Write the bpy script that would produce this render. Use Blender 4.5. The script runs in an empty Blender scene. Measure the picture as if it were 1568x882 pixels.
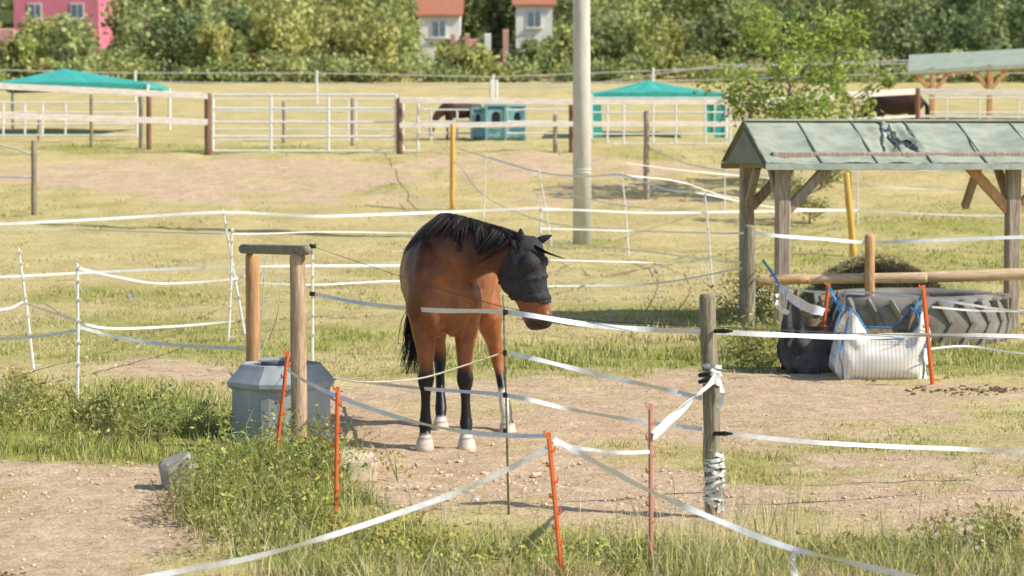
import bpy, math, random, bmesh
import numpy as np
from mathutils import Vector, Matrix
random.seed(7); RS=np.random.RandomState(11)
F=3702.2; CZ=2.04; PITCH=math.atan((441-230)/F)
cp,sp=math.cos(PITCH),math.sin(PITCH)
def P(u,v,d):
    x=(u-784)/F; yd=(v-441)/F
    dy=cp-yd*sp; dz=-sp-yd*cp
    t=d/dy
    return Vector((x*t,d,CZ+dz*t))
prof=[(12.0,912),(12.6,872),(13.6,814),(14,790),(15.5,730),(17,674),(19.5,612),(22,566),(25,525),(28,488),(33,435),(40,374),
      (46,316),(52,258),(55,234),(60,217),(75,182),(100,143),(120,125),(150,83),(200,0),(300,-180),(600,-500)]
dd=np.arange(12,600,0.25)
zz=np.interp(dd,[p[0] for p in prof],[P(784,p[1],p[0]).z for p in prof])
k=np.ones(7)/7; zs=np.convolve(np.pad(zz,3,mode='edge'),k,'valid')
def prof_z(d): return np.interp(d,dd,zs)
_lat=RS.rand(256,256)
def vnoise(x,y):
    x=np.asarray(x,float);y=np.asarray(y,float)
    xi=np.floor(x).astype(int);yi=np.floor(y).astype(int);fx=x-xi;fy=y-yi
    fx=fx*fx*(3-2*fx);fy=fy*fy*(3-2*fy)
    a=_lat[xi%256,yi%256];b=_lat[(xi+1)%256,yi%256];c=_lat[xi%256,(yi+1)%256];e=_lat[(xi+1)%256,(yi+1)%256]
    return (a*(1-fx)+b*fx)*(1-fy)+(c*(1-fx)+e*fx)*fy
def fbm(x,y,o=4):
    s=0;a=.5
    for i in range(o):
        s=s+a*vnoise(x*2**i+17.3*i,y*2**i+5.1*i);a*=.5
    return s/(1-.5**o)
def gz(x,y):
    y=np.asarray(y,float); x=np.asarray(x,float)
    amp=np.clip((y-10)/60,0.25,1)
    return prof_z(y)+(fbm(x*.9,y*.9,3)-.5)*.07*amp*2*np.clip(y/20,.4,1.2)
def gzf(x,y): return float(gz(x,y))
def vrow(d):
    z=prof_z(d); t=(CZ-z)/d
    return 441+F*np.tan(np.arctan(t)-PITCH)
tab_d=np.arange(11,130,.05); tab_v=vrow(tab_d)
def D(v): return float(np.interp(-v,-tab_v,tab_d))
def G(u,d):
    x=(u-784)/F*(d*cp+(CZ-float(prof_z(d)))*sp)
    return Vector((x,d,gzf(x,d)))
# ---------------------------------------------------------------- materials
def newmat(name):
    m=bpy.data.materials.new(name);m.use_nodes=True
    nt=m.node_tree;b=nt.nodes['Principled BSDF'];return m,nt,b
def M(name,c1,c2=None,scale=8,rough=.7,bump=0,stretch=(1,1,1),metal=0,spec=.3,lo=.35,hi=.65):
    m,nt,b=newmat(name)
    c2=c2 or tuple(x*.7 for x in c1)
    tc=nt.nodes.new('ShaderNodeTexCoord');mp=nt.nodes.new('ShaderNodeMapping');mp.inputs['Scale'].default_value=stretch
    no=nt.nodes.new('ShaderNodeTexNoise');no.inputs['Scale'].default_value=scale;no.inputs['Detail'].default_value=6;no.inputs['Roughness'].default_value=.65
    cr=nt.nodes.new('ShaderNodeValToRGB');cr.color_ramp.elements[0].position=lo;cr.color_ramp.elements[1].position=hi
    cr.color_ramp.elements[0].color=(*c2,1);cr.color_ramp.elements[1].color=(*c1,1)
    L=nt.links.new
    L(tc.outputs['Object'],mp.inputs[0]);L(mp.outputs[0],no.inputs['Vector']);L(no.outputs[0],cr.inputs[0]);L(cr.outputs[0],b.inputs['Base Color'])
    b.inputs['Roughness'].default_value=rough;b.inputs['Metallic'].default_value=metal;b.inputs['Specular IOR Level'].default_value=spec
    if bump:
        bp=nt.nodes.new('ShaderNodeBump');bp.inputs['Strength'].default_value=bump;bp.inputs['Distance'].default_value=.02
        L(no.outputs[0],bp.inputs['Height']);L(bp.outputs[0],b.inputs['Normal'])
    return m
def MATTR(name,rough=.6,trans=0,spec=.2,noise=0,nscale=20,upn=0):
    m,nt,b=newmat(name);L=nt.links.new
    a=nt.nodes.new('ShaderNodeAttribute');a.attribute_name='Col'
    src=a.outputs['Color']
    if noise:
        tc=nt.nodes.new('ShaderNodeTexCoord');no=nt.nodes.new('ShaderNodeTexNoise');no.inputs['Scale'].default_value=nscale;no.inputs['Detail'].default_value=5
        L(tc.outputs['Object'],no.inputs['Vector'])
        mr=nt.nodes.new('ShaderNodeMapRange');mr.inputs[1].default_value=.3;mr.inputs[2].default_value=.7;mr.inputs[3].default_value=1-noise;mr.inputs[4].default_value=1+noise
        L(no.outputs[0],mr.inputs[0])
        vm=nt.nodes.new('ShaderNodeVectorMath');vm.operation='SCALE';L(src,vm.inputs[0]);L(mr.outputs[0],vm.inputs['Scale']);src=vm.outputs[0]
    L(src,b.inputs['Base Color']);b.inputs['Roughness'].default_value=rough;b.inputs['Specular IOR Level'].default_value=spec
    if upn:
        ge=nt.nodes.new('ShaderNodeNewGeometry');ad=nt.nodes.new('ShaderNodeVectorMath');ad.operation='ADD';ad.inputs[1].default_value=(0,0,upn)
        nm=nt.nodes.new('ShaderNodeVectorMath');nm.operation='NORMALIZE';L(ge.outputs['Normal'],ad.inputs[0]);L(ad.outputs[0],nm.inputs[0]);L(nm.outputs[0],b.inputs['Normal'])
    if trans:
        tr=nt.nodes.new('ShaderNodeBsdfTranslucent');L(src,tr.inputs['Color'])
        mx=nt.nodes.new('ShaderNodeMixShader');mx.inputs[0].default_value=trans
        L(b.outputs[0],mx.inputs[1]);L(tr.outputs[0],mx.inputs[2]);L(mx.outputs[0],nt.nodes['Material Output'].inputs[0])
    return m
white_plastic=M('white_plastic',(.82,.82,.8),(.66,.65,.61),15,.5)
tape_m=M('tape_white',(.82,.83,.84),(.64,.67,.7),25,.45,spec=.4)
rope_m=M('rope_grey',(.6,.6,.58),(.4,.4,.4),40,.7)
orange_m=M('orange_plastic',(.85,.22,.06),(.65,.17,.07),12,.5)
oldorange_m=M('faded_orange_plastic',(.75,.32,.22),(.55,.37,.3),20,.6)
wood_pale=M('weathered_wood',(.5,.42,.33),(.24,.19,.15),9,.85,.6,(5,5,.5))
wood_warm=M('peeled_wood',(.68,.4,.2),(.42,.23,.11),9,.75,.5,(5,5,.5))
wood_grey=M('grey_post_wood',(.42,.37,.28),(.17,.145,.1),10,.9,.9,(6,6,.5))
wood_log=M('log_wood',(.7,.53,.35),(.5,.35,.21),8,.8,.4,(.6,5,5))
wood_brown=M('brown_stained_wood',(.3,.14,.1),(.17,.09,.06),6,.8,.3,(5,5,.5))
wood_yellow=M('yellow_wood',(.78,.48,.12),(.56,.33,.08),8,.7,.2,(4,4,.6))
white_rail=M('whitewashed_rail',(.84,.8,.74),(.66,.58,.5),5,.75,.2,(.6,4,4))
metal_white=M('galvanised_tube',(.8,.82,.82),(.66,.68,.66),10,.5,0)
concrete=M('concrete',(.66,.63,.58),(.53,.51,.47),5,.85,.25,(2,2,.6))
black_m=M('black_plastic',(.03,.03,.03),(.015,.015,.015),10,.5)
steel=M('rusty_steel',(.3,.26,.16),(.16,.16,.1),40,.7)
teal=M('teal_fabric',(.07,.47,.39),(.05,.37,.32),3,.7)
teal_box=M('teal_plastic_box',(.3,.53,.55),(.2,.4,.44),3,.6)
# ---------------------------------------------------------------- mesh builder
class MB:
    def __init__(s): s.v=[];s.f=[];s.m=[];s.sm=[];s.mats=[]
    def mi(s,mat):
        if mat not in s.mats:s.mats.append(mat)
        return s.mats.index(mat)
    def add(s,vs,fs,mat,smooth=False):
        o=len(s.v);s.v+= [tuple(x) for x in vs];i=s.mi(mat)
        for f in fs:s.f.append([a+o for a in f]);s.m.append(i);s.sm.append(smooth)
    def tube(s,pts,rad,mat,n=10,cap=True,wob=0):
        pts=[Vector(p) for p in pts];vs=[];fs=[]
        for i,p in enumerate(pts):
            t=(pts[min(i+1,len(pts)-1)]-pts[max(i-1,0)])
            t=t.normalized() if t.length>1e-9 else Vector((0,0,1))
            a=t.cross(Vector((0,0,1)) if abs(t.z)<.9 else Vector((0,1,0))).normalized();b=t.cross(a)
            r=rad[i] if hasattr(rad,'__len__') else rad
            for j in range(n):
                th=2*math.pi*j/n;rr=r*(1+wob*random.uniform(-1,1))
                vs.append(p+a*(rr*math.cos(th))+b*(rr*math.sin(th)))
        for i in range(len(pts)-1):
            for j in range(n):
                fs.append([i*n+j,i*n+(j+1)%n,(i+1)*n+(j+1)%n,(i+1)*n+j])
        if cap: fs.append(list(range(n))[::-1]);fs.append([(len(pts)-1)*n+j for j in range(n)])
        s.add(vs,fs,mat,n>6)
    def post(s,p1,p2,r1,r2,mat,n=12,wob=.05,segs=6):
        p1=Vector(p1);p2=Vector(p2)
        pts=[p1.lerp(p2,i/segs) for i in range(segs)]+[p1.lerp(p2,.985),p2]
        rr=[r1+(r2-r1)*i/segs for i in range(segs)]+[r2,r2*.82]
        pts=[q+Vector((random.uniform(-1,1),random.uniform(-1,1),0))*r1*wob for q in pts]
        s.tube(pts,rr,mat,n,True,wob*.6)
    def bar(s,p1,p2,w,h,mat,up=(0,0,1)):
        p1=Vector(p1);p2=Vector(p2);t=(p2-p1).normalized();up=Vector(up)
        if abs(t.dot(up))>.95:up=Vector((0,1,0))
        a=t.cross(up).normalized()*(w/2);b=a.cross(t).normalized()*(h/2)
        c=.12*min(w,h)
        an=a.normalized()*c;bn=b.normalized()*c
        prof=[a+b-an,a+b-bn,a-b+bn,a-b-an,-a-b+an,-a-b+bn,-a+b-bn,-a+b+an]
        vs=[p1+q for q in prof]+[p2+q for q in prof]
        fs=[[i,(i+1)%8,8+(i+1)%8,8+i] for i in range(8)]+[list(range(8))[::-1],list(range(8,16))]
        s.add(vs,fs,mat)
    def box(s,c,sx,sy,sz,mat,rz=0):
        R=Matrix.Rotation(rz,3,'Z');c=Vector(c)
        ax=R@Vector((1,0,0))
        s.bar(c-ax*sx/2,c+ax*sx/2,sy,sz,mat)
    def quad(s,ps,mat): s.add(ps,[list(range(len(ps)))],mat)
    def ribbon(s,pts,w,mat,twist=.25,tw0=0):
        pts=catmull(pts,8);n=len(pts);vs=[];fs=[]
        ph=random.uniform(0,6);
        for i,p in enumerate(pts):
            t=(pts[min(i+1,n-1)]-pts[max(i-1,0)]).normalized()
            side=t.cross(Vector((0,0,1))).normalized();up=side.cross(t).normalized()
            a=tw0+twist*math.sin(ph+i*.23)+twist*.6*math.sin(ph*2+i*.61)
            o=(up*math.cos(a)+side*math.sin(a))*w/2
            vs+=[p-o,p+o]
        for i in range(n-1):fs.append([2*i,2*i+2,2*i+3,2*i+1])
        s.add(vs,fs,mat,True)
    def obj(s,name,parent=None,origin=None):
        if origin is None:
            a=np.array(s.v);origin=Vector(((a[:,0].min()+a[:,0].max())/2,(a[:,1].min()+a[:,1].max())/2,a[:,2].min()))
        origin=Vector(origin)
        me=bpy.data.meshes.new(name);me.from_pydata([tuple(Vector(v)-origin) for v in s.v],[],s.f)
        for m in s.mats:me.materials.append(m)
        me.polygons.foreach_set('material_index',s.m);me.polygons.foreach_set('use_smooth',s.sm);me.update()
        ob=bpy.data.objects.new(name,me);bpy.context.collection.objects.link(ob);ob.location=origin
        if parent: 
            ob.parent=parent;ob.location=origin-parent.location
        return ob
def catmull(pts,k=8):
    pts=[Vector(p) for p in pts]
    if len(pts)==2: return [pts[0].lerp(pts[1],i/k) for i in range(k+1)]
    q=[pts[0]*2-pts[1]]+pts+[pts[-1]*2-pts[-2]];out=[]
    for i in range(1,len(q)-2):
        for j in range(k):
            t=j/k;a,b,c,e=q[i-1],q[i],q[i+1],q[i+2]
            out.append(.5*((2*b)+(c-a)*t+(2*a-5*b+4*c-e)*t*t+(3*b-a-3*c+e)*t**3))
    out.append(pts[-1]);return out
def empty(name,loc=(0,0,0)):
    e=bpy.data.objects.new(name,None);e.location=loc;e.empty_display_size=.2;bpy.context.collection.objects.link(e);return e
def np_mesh(name,V,faces_n,idx,cols,mat,smooth=False):
    me=bpy.data.meshes.new(name);nf=len(idx)//faces_n
    me.vertices.add(len(V));me.vertices.foreach_set('co',V.astype(np.float32).ravel())
    me.loops.add(len(idx));me.loops.foreach_set('vertex_index',idx.astype(np.int32))
    me.polygons.add(nf);me.polygons.foreach_set('loop_start',(np.arange(nf)*faces_n).astype(np.int32))
    me.polygons.foreach_set('loop_total',np.full(nf,faces_n,np.int32))
    me.update(calc_edges=True)
    a=me.color_attributes.new('Col','FLOAT_COLOR','POINT')
    c=np.ones((len(V),4),np.float32);c[:,:3]=cols;a.data.foreach_set('color',c.ravel())
    if smooth: me.polygons.foreach_set('use_smooth',np.ones(nf,bool))
    me.materials.append(mat)
    ob=bpy.data.objects.new(name,me);bpy.context.collection.objects.link(ob);return ob
def leaf_arrays(C,size,cols,aspect=.5,upbias=0):
    n=len(C);a=RS.normal(size=(n,3));a/=np.linalg.norm(a,axis=1)[:,None]
    b=RS.normal(size=(n,3));
    if upbias:
        nr=RS.normal(size=(n,3));nr[:,2]=np.abs(nr[:,2])+upbias;nr/=np.linalg.norm(nr,axis=1)[:,None]
        a=a-nr*(a*nr).sum(1)[:,None];a/=np.linalg.norm(a,axis=1)[:,None];b=np.cross(nr,a)
    else:
        b=b-a*(a*b).sum(1)[:,None];b/=np.linalg.norm(b,axis=1)[:,None]
    s=size[:,None]/2
    V=np.stack([C-a*s,C+b*s*aspect,C+a*s,C-b*s*aspect],1).reshape(-1,3)
    return V,np.repeat(cols,4,axis=0)
def leaf_obj(name,C,size,cols,mat,aspect=.5,upbias=0):
    V,c=leaf_arrays(C,size,cols,aspect,upbias)
    return np_mesh(name,V,4,np.arange(len(V)),c,mat)
leaf_m=MATTR('leaf',.55,.35,.25,upn=.3)
grass_m=MATTR('grass_blade',.6,.25,.15,upn=1.1)
# ---------------------------------------------------------------- ground masks
def uv_of(x,y): return 784+np.asarray(x)/np.asarray(y)*F, vrow(y)
def blobs(u,v,L):
    r=np.zeros_like(u)
    for (a,b,ru,rv,s) in L:
        r=np.maximum(r,s*np.clip(1.6-1.6*(((u-a)/ru)**2+((v-b)/rv)**2)*.6,0,1))
    return r
DIRT=[(130,810,330,85,1),(40,735,260,45,1),(330,840,110,40,.9),(700,700,260,80,1),(620,625,200,45,.9),(1050,640,420,45,.85),(1230,720,420,70,.62),(1480,770,260,70,.56),(950,760,220,55,.85),
      (960,600,420,38,.78),(250,572,120,24,.9),(1480,602,200,14,.8),(330,270,360,28,.8),(830,256,220,20,.7),(1010,300,240,18,.55),(450,300,220,16,.7),(-300,760,300,90,.9),(1900,760,300,90,.6)]
GREEN=[(110,650,280,65,1),(400,745,170,60,1),(700,850,330,48,.9),(1200,870,500,38,.8),(1150,545,520,32,.8),(150,520,500,32,.6),(1400,390,260,70,.65),(650,285,70,25,.6),(350,455,450,16,.4),(480,560,300,22,.45),
       (1100,480,500,18,.35),(60,310,120,30,.55),(1150,240,200,12,.5),(900,375,60,10,.7),(300,228,330,6,.8),(1350,740,350,60,.35)]
def dirt_at(x,y):
    u,v=uv_of(x,y);n=fbm(x*1.3,y*1.3,4);n2_=fbm(x*4.5+50,y*3.5,3)
    return np.clip(blobs(u,v,DIRT)+(n-.5)*1.3+(n2_-.5)*.5-.10-.8*np.clip(blobs(u,v,[(110,640,260,58,1),(410,760,140,75,1),(700,864,420,36,1),(1250,885,500,40,1)]),0,1),0,1)
def green_at(x,y):
    u,v=uv_of(x,y);n=fbm(x*.7+30,y*.35+9,4);n2_=fbm(x*2.7+3,y*1.4+9,3)
    return np.clip(blobs(u,v,GREEN)+(n-.5)*1.4+(n2_-.5)*.6-.05,0,1)
ys=np.concatenate([np.arange(-12,11,.6),np.arange(11,24,.05),np.arange(24,62,.18),np.arange(62,130,1.2),np.arange(130,600,12)])
t=np.linspace(-1,1,400);xs=np.sinh(t*4.8)/np.sinh(4.8)*320
X,Y=np.meshgrid(xs,ys)
Z=gz(X,Y)
nx,ny=len(xs),len(ys)
Yc=np.maximum(Y,11.5)
dm=dirt_at(X,Yc);gm=green_at(X,Yc)
near=(Y<26)
Z=Z+np.where(near,(fbm(X*5,Y*5,4)-.5)*.05,(fbm(X*1.6,Y*1.6,3)-.5)*.08*(Y<62))
V=np.stack([X,Y,Z],-1).reshape(-1,3)
i,j=np.meshgrid(np.arange(ny-1),np.arange(nx-1),indexing='ij');a=(i*nx+j).ravel()
idx=np.stack([a,a+1,a+nx+1,a+nx],1).ravel()
far=np.clip((Y-125)/25,0,1)
cols=np.stack([dm,gm,far],-1).reshape(-1,3)
gmat,nt,b=newmat('ground_dirt_and_grass');L=nt.links.new
def nd(t,**k):
    n=nt.nodes.new(t)
    for kk,vv in k.items(): n.inputs[kk].default_value=vv
    return n
at=nd('ShaderNodeAttribute');at.attribute_name='Col';sep=nd('ShaderNodeSeparateColor');L(at.outputs['Color'],sep.inputs[0])
geo=nd('ShaderNodeNewGeometry')
n1=nd('ShaderNodeTexNoise',Scale=3.5,Detail=8,Roughness=.7);L(geo.outputs['Position'],n1.inputs['Vector'])
n2=nd('ShaderNodeTexNoise',Scale=38,Detail=6,Roughness=.7);L(geo.outputs['Position'],n2.inputs['Vector'])
n3=nd('ShaderNodeTexNoise',Scale=.9,Detail=6,Roughness=.65);L(geo.outputs['Position'],n3.inputs['Vector'])
n4=nd('ShaderNodeTexNoise',Scale=11,Detail=6,Roughness=.7);L(geo.outputs['Position'],n4.inputs['Vector'])
def ramp(src,c0,c1,p0=.35,p1=.65):
    r=nd('ShaderNodeValToRGB');r.color_ramp.elements[0].position=p0;r.color_ramp.elements[1].position=p1
    r.color_ramp.elements[0].color=(*c0,1);r.color_ramp.elements[1].color=(*c1,1);L(src,r.inputs[0]);return r.outputs[0]
def mix(f,a_,b_,bt='MIX'):
    m=nd('ShaderNodeMixRGB');m.blend_type=bt
    if hasattr(f,'links'):L(f,m.inputs[0])
    else:m.inputs[0].default_value=f
    L(a_,m.inputs[1]);L(b_,m.inputs[2]);return m.outputs[0]
def math_(op,a_,b_):
    m=nd('ShaderNodeMath');m.operation=op
    for q,s in enumerate((a_,b_)):
        if hasattr(s,'links'):L(s,m.inputs[q])
        else:m.inputs[q].default_value=s
    return m.outputs[0]
dry=ramp(n3.outputs[0],(.58,.48,.22),(.76,.64,.33));grn=ramp(n1.outputs[0],(.29,.32,.075),(.52,.50,.15))
drt=ramp(n1.outputs[0],(.60,.43,.275),(.84,.65,.47),.3,.7)
gfac=math_('ADD',sep.outputs[1],math_('MULTIPLY',math_('SUBTRACT',n2.outputs[0],.5),.9))
gr=mix(ramp(gfac,(0,0,0),(1,1,1),.2,.9),dry,grn)
dfac=math_('ADD',sep.outputs[0],math_('MULTIPLY',math_('SUBTRACT',n2.outputs[0],.5),1.0))
allc=mix(ramp(dfac,(0,0,0),(1,1,1),.3,.7),gr,drt)
fine=ramp(n2.outputs[0],(.68,.65,.6),(1.05,1.05,1.05),.3,.62)
allc=mix(1.0,allc,fine,'MULTIPLY')
allc=mix(1.0,allc,ramp(n4.outputs[0],(.82,.79,.75),(1.04,1.04,1.04),.35,.56),'MULTIPLY')
dk=nd('ShaderNodeRGB');dk.outputs[0].default_value=(.08,.10,.03,1)
allc=mix(sep.outputs[2],allc,dk.outputs[0])
L(allc,b.inputs['Base Color']);b.inputs['Roughness'].default_value=.95;b.inputs['Specular IOR Level'].default_value=.1
bp=nd('ShaderNodeBump',Strength=.7,Distance=.03);L(n2.outputs[0],bp.inputs['Height'])
bp2=nd('ShaderNodeBump',Strength=.6,Distance=.05);L(n4.outputs[0],bp2.inputs['Height']);L(bp.outputs[0],bp2.inputs['Normal']);L(bp2.outputs[0],b.inputs['Normal'])
ground=np_mesh('ground',V,4,idx,cols,gmat,True)
# ---------------------------------------------------------------- grass blades
def blades(name,x,y,h,w,cols,lean=.5,z=None):
    n=len(x);z=gz(x,y)-.01 if z is None else z
    az=RS.rand(n)*2*np.pi;dx,dy=np.cos(az),np.sin(az)
    la=RS.rand(n)*2*np.pi;ln=RS.rand(n)*lean*h;lx,ly=np.cos(la)*ln,np.sin(la)*ln
    B=np.stack([x,y,z],1);W=np.stack([dx,dy,0*dx],1)*(w/2)[:,None]
    Mi=B+np.stack([lx*.3,ly*.3,h*.55],1);T=B+np.stack([lx,ly,h],1)
    V=np.stack([B-W,B+W,Mi+W*.75,Mi-W*.75,T,T],1)[:,:5].reshape(-1,3)
    base=np.arange(n)*5
    quads=np.stack([base,base+1,base+2,base+3],1);tri=np.stack([base+3,base+2,base+4],1)
    me=bpy.data.meshes.new(name);idx=np.concatenate([quads.ravel(),tri.ravel()])
    me.vertices.add(len(V));me.vertices.foreach_set('co',V.astype(np.float32).ravel())
    me.loops.add(len(idx));me.loops.foreach_set('vertex_index',idx.astype(np.int32))
    me.polygons.add(2*n);me.polygons.foreach_set('loop_start',np.concatenate([np.arange(n)*4,4*n+np.arange(n)*3]).astype(np.int32))
    me.polygons.foreach_set('loop_total',np.concatenate([np.full(n,4),np.full(n,3)]).astype(np.int32));me.update(calc_edges=True)
    a=me.color_attributes.new('Col','FLOAT_COLOR','POINT');c=np.ones((n*5,4),np.float32)
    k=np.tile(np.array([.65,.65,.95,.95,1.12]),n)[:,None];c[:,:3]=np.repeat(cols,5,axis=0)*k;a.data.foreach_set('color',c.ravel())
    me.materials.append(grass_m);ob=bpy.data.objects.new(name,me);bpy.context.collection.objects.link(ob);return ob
N=360000
inv=RS.rand(N);y=1/((1/11.3)*(1-inv)+(1/62)*inv);x=(RS.rand(N)*2-1)*.27*y
dmv=dirt_at(x,y);gmv=green_at(x,y);tuft=fbm(x*3.2,y*3.2,3)
keep=RS.rand(N)<np.clip(1.05-dmv*1.35,.03,1)*np.clip((tuft-.3)*4,.06,1)
x,y,dmv,gmv,tuft=[q[keep] for q in (x,y,dmv,gmv,tuft)]
n=len(x);u_,v_=uv_of(x,y)
tall=blobs(u_,v_,[(420,770,150,85,.65),(110,645,260,60,.4),(720,870,420,40,.5),(1250,890,500,42,.9),(1100,545,520,28,.25),(1250,500,300,20,.35)])
h=(.017+.028*gmv+.13*tall*(.2+1.7*tuft**2))*RS.uniform(.4,1.6,n)*np.clip(y/22,1,1.4)
w=.0045*np.clip(y/13,1,5)*RS.uniform(.7,1.5,n)
g1=np.array([.25,.32,.055]);g2=np.array([.52,.53,.14]);s1=np.array([.78,.66,.34])
r=RS.rand(n)[:,None];gg=g1*(1-r)+g2*r
st=(RS.rand(n)>np.clip(.14+gmv*.65,0,.82))[:,None]
cols=np.where(st,s1*RS.uniform(.65,1.12,(n,1)),gg*RS.uniform(.7,1.2,(n,1)))
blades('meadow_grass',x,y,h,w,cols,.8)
n=5000;y=RS.uniform(11.6,14.4,n);x=RS.uniform(-.27,.27,n)*y;u_,v_=uv_of(x,y)
k=(RS.rand(n)<np.clip(blobs(u_,v_,[(1080,820,130,70,.9),(1300,880,400,45,.7),(560,850,200,70,.4),(450,750,120,90,.5),(800,880,300,35,.5)])+.02,0,1)*(1-dirt_at(x,y)))
x,y=x[k],y[k];n=len(x)
blades('tall_dry_grass',x,y,RS.uniform(.1,.33,n),np.full(n,.005),np.tile([.76,.66,.36],(n,1))*RS.uniform(.7,1.15,(n,1)),.8)
# ---------------------------------------------------------------- weeds
def weeds(name,regs,nplants,hmax,leafs,colA,colB,per=70):
    C=[];S=[];Cl=[];stem=MB();stm=M(name+'_stem',(.36,.33,.13),(.2,.2,.07),20)
    for _ in range(nplants):
        a=random.choice(regs);u=random.gauss(a[0],a[2]*.5);v=random.gauss(a[1],a[3]*.5);v=min(v,905)
        d=D(v);g=G(u,d);hh=hmax*random.uniform(.3,1)
        lean=Vector((random.gauss(0,.25),random.gauss(0,.25),1))
        tone=random.uniform(.7,1.5);yel=random.random()**2*.5
        for s_ in range(3):
            ln=lean+Vector((random.gauss(0,.3),random.gauss(0,.3),0))
            stem.tube([g,g+ln*hh*.5,g+ln*hh],[.004,.003,.0015],stm,4)
            m=per//3
            for q in range(m):
                tt=random.uniform(.05,1);p=g+ln*hh*tt;sp_=.05+.09*hh*(1.2-tt)
                C.append(p+Vector((random.gauss(0,sp_),random.gauss(0,sp_),random.gauss(0,.02))))
                S.append(leafs*random.uniform(.5,1.3));r=random.random()
                Cl.append([(colA[i]*(1-r)+colB[i]*r)*tone*(1+(yel if i==0 else 0)) for i in range(3)])
    root=leaf_obj(name,np.array([tuple(c) for c in C]),np.array(S),np.array(Cl),leaf_m,.45,.5)
    st_=stem.obj('stems');st_.parent=root
    return root
weeds('weed_clump',[(420,740,110,60),(330,770,60,60),(480,720,50,70),(450,790,90,50)],115,.36,.04,(.17,.24,.05),(.43,.49,.14),70)
weeds('weed_patch',[(90,650,200,40),(230,655,100,30),(30,620,60,30)],85,.3,.045,(.16,.22,.05),(.43,.47,.16),60)
weeds('low_weeds',[(700,864,220,35),(900,875,150,30),(560,840,80,35)],120,.14,.04,(.2,.29,.055),(.48,.53,.15),50)
weeds('nettle_patch',[(1160,550,50,25),(1180,480,50,30),(1130,480,30,30)],40,.5,.06,(.17,.22,.05),(.4,.42,.14),60)
weeds('dock_weeds',[(1440,860,90,30),(1300,880,120,20),(1530,850,40,40)],50,.22,.045,(.17,.22,.06),(.44,.46,.17),50)
C=[];S=[];K=[]
for (u,v,ru,rv,nn,c,hh) in [(470,700,35,40,60,(.8,.8,.75),.22),(1480,860,80,20,60,(.8,.77,.7),.2),(180,600,150,20,60,(.75,.75,.7),.25),(60,430,50,20,40,(.8,.7,.1),.5),(290,450,20,25,25,(.8,.7,.1),.6),(160,470,80,10,40,(.35,.38,.7),.2),(920,470,160,12,60,(.4,.42,.7),.2),(750,870,100,15,25,(.8,.7,.1),.1),(480,700,30,40,20,(.5,.25,.5),.3)]:
    for _ in range(nn):
        d=D(min(random.gauss(v,rv),900));g=G(random.gauss(u,ru),d);C.append((g.x,g.y,g.z+hh*random.uniform(.4,1)));S.append(.02*max(1,d/16)*random.uniform(.7,1.4));K.append(c)
leaf_obj('wildflowers',np.array(C),np.array(S),np.array(K),leaf_m,.9,.8)
# ---------------------------------------------------------------- pebbles, clods, stones
def rocks(name,items,mat):
    mb=MB()
    for (p,r) in items:
        q=[Vector(v_) for v_ in ((1,0,0),(.5,.87,0),(-.5,.87,0),(-1,0,0),(-.5,-.87,0),(.5,-.87,0))]
        s=Vector((random.uniform(.6,1.3),random.uniform(.6,1.3),random.uniform(.4,.8)))*r;rz=Matrix.Rotation(random.random()*6,3,'Z')
        lo=[p+rz@Vector((v_.x*s.x,v_.y*s.y,-.3*s.z)) for v_ in q];mid=[p+rz@Vector((v_.x*s.x*random.uniform(.8,1.1),v_.y*s.y,s.z*.45)) for v_ in q];top=[p+rz@Vector((v_.x*s.x*.5,v_.y*s.y*.5,s.z*random.uniform(.8,1.1))) for v_ in q]
        fs=[[i,(i+1)%6,6+(i+1)%6,6+i] for i in range(6)]+[[6+i,6+(i+1)%6,12+(i+1)%6,12+i] for i in range(6)]+[list(range(12,18))]
        mb.add(lo+mid+top,fs,mat)
    return mb.obj(name)
peb=M('pebble',(.78,.62,.46),(.56,.42,.29),12,.9)
it=[]
for _ in range(1500):
    u=random.uniform(-100,1650);v=random.choice([random.uniform(560,880),random.gauss(745,25)]);
    if v>900:continue
    g=G(u,D(v))
    if dirt_at(np.array([g.x]),np.array([g.y]))[0]>.4: it.append((g,random.uniform(.004,.015)))
for _ in range(60):
    it.append((G(random.gauss(720,100),D(random.gauss(738,20))),random.uniform(.01,.026)))
rocks('pebbles',it,peb)
mud=M('mud_clods',(.24,.16,.095),(.13,.085,.05),20,1,.5)
it=[]
for (u,v,ru,rv,nn) in [(1510,600,60,3,150),(5,878,30,4,15),(390,832,20,4,10),(1350,582,60,3,15)]:
    for _ in range(nn): it.append((G(random.gauss(u,ru),D(random.gauss(v,rv))),random.uniform(.01,.026)))
rocks('mud_clods',it,mud)
stone_m=M('stone',(.42,.4,.36),(.25,.24,.22),7,.9,.5)
def stoneblock(u,v,w,dep,h,rz,tilt,name='stone_block',mat=stone_m):
    g=G(u,D(v));mb=MB();R=Matrix.Rotation(rz,3,'Z')@Matrix.Rotation(tilt,3,'Y')
    vs=[];fs=[]
    for kz,sc in ((-.2,1),(.1,1.03),(.8,.97),(1,.85)):
        for th in range(12):
            a=2*math.pi*(th+.5)/12;cx,cy=math.cos(a),math.sin(a);e=.45
            px=math.copysign(abs(cx)**e,cx)*w/2*sc;py=math.copysign(abs(cy)**e,cy)*dep/2*sc
            vs.append(g+R@Vector((px+random.uniform(-.012,.012),py+random.uniform(-.012,.012),kz*h+random.uniform(-.01,.01))))
    for r_ in range(3):
        for th in range(12):fs.append([r_*12+th,r_*12+(th+1)%12,(r_+1)*12+(th+1)%12,(r_+1)*12+th])
    fs.append(list(range(36,48)));mb.add(vs,fs,mat);return mb.obj(name)
stoneblock(283,748,.24,.25,.2,.2,-.35)
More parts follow.
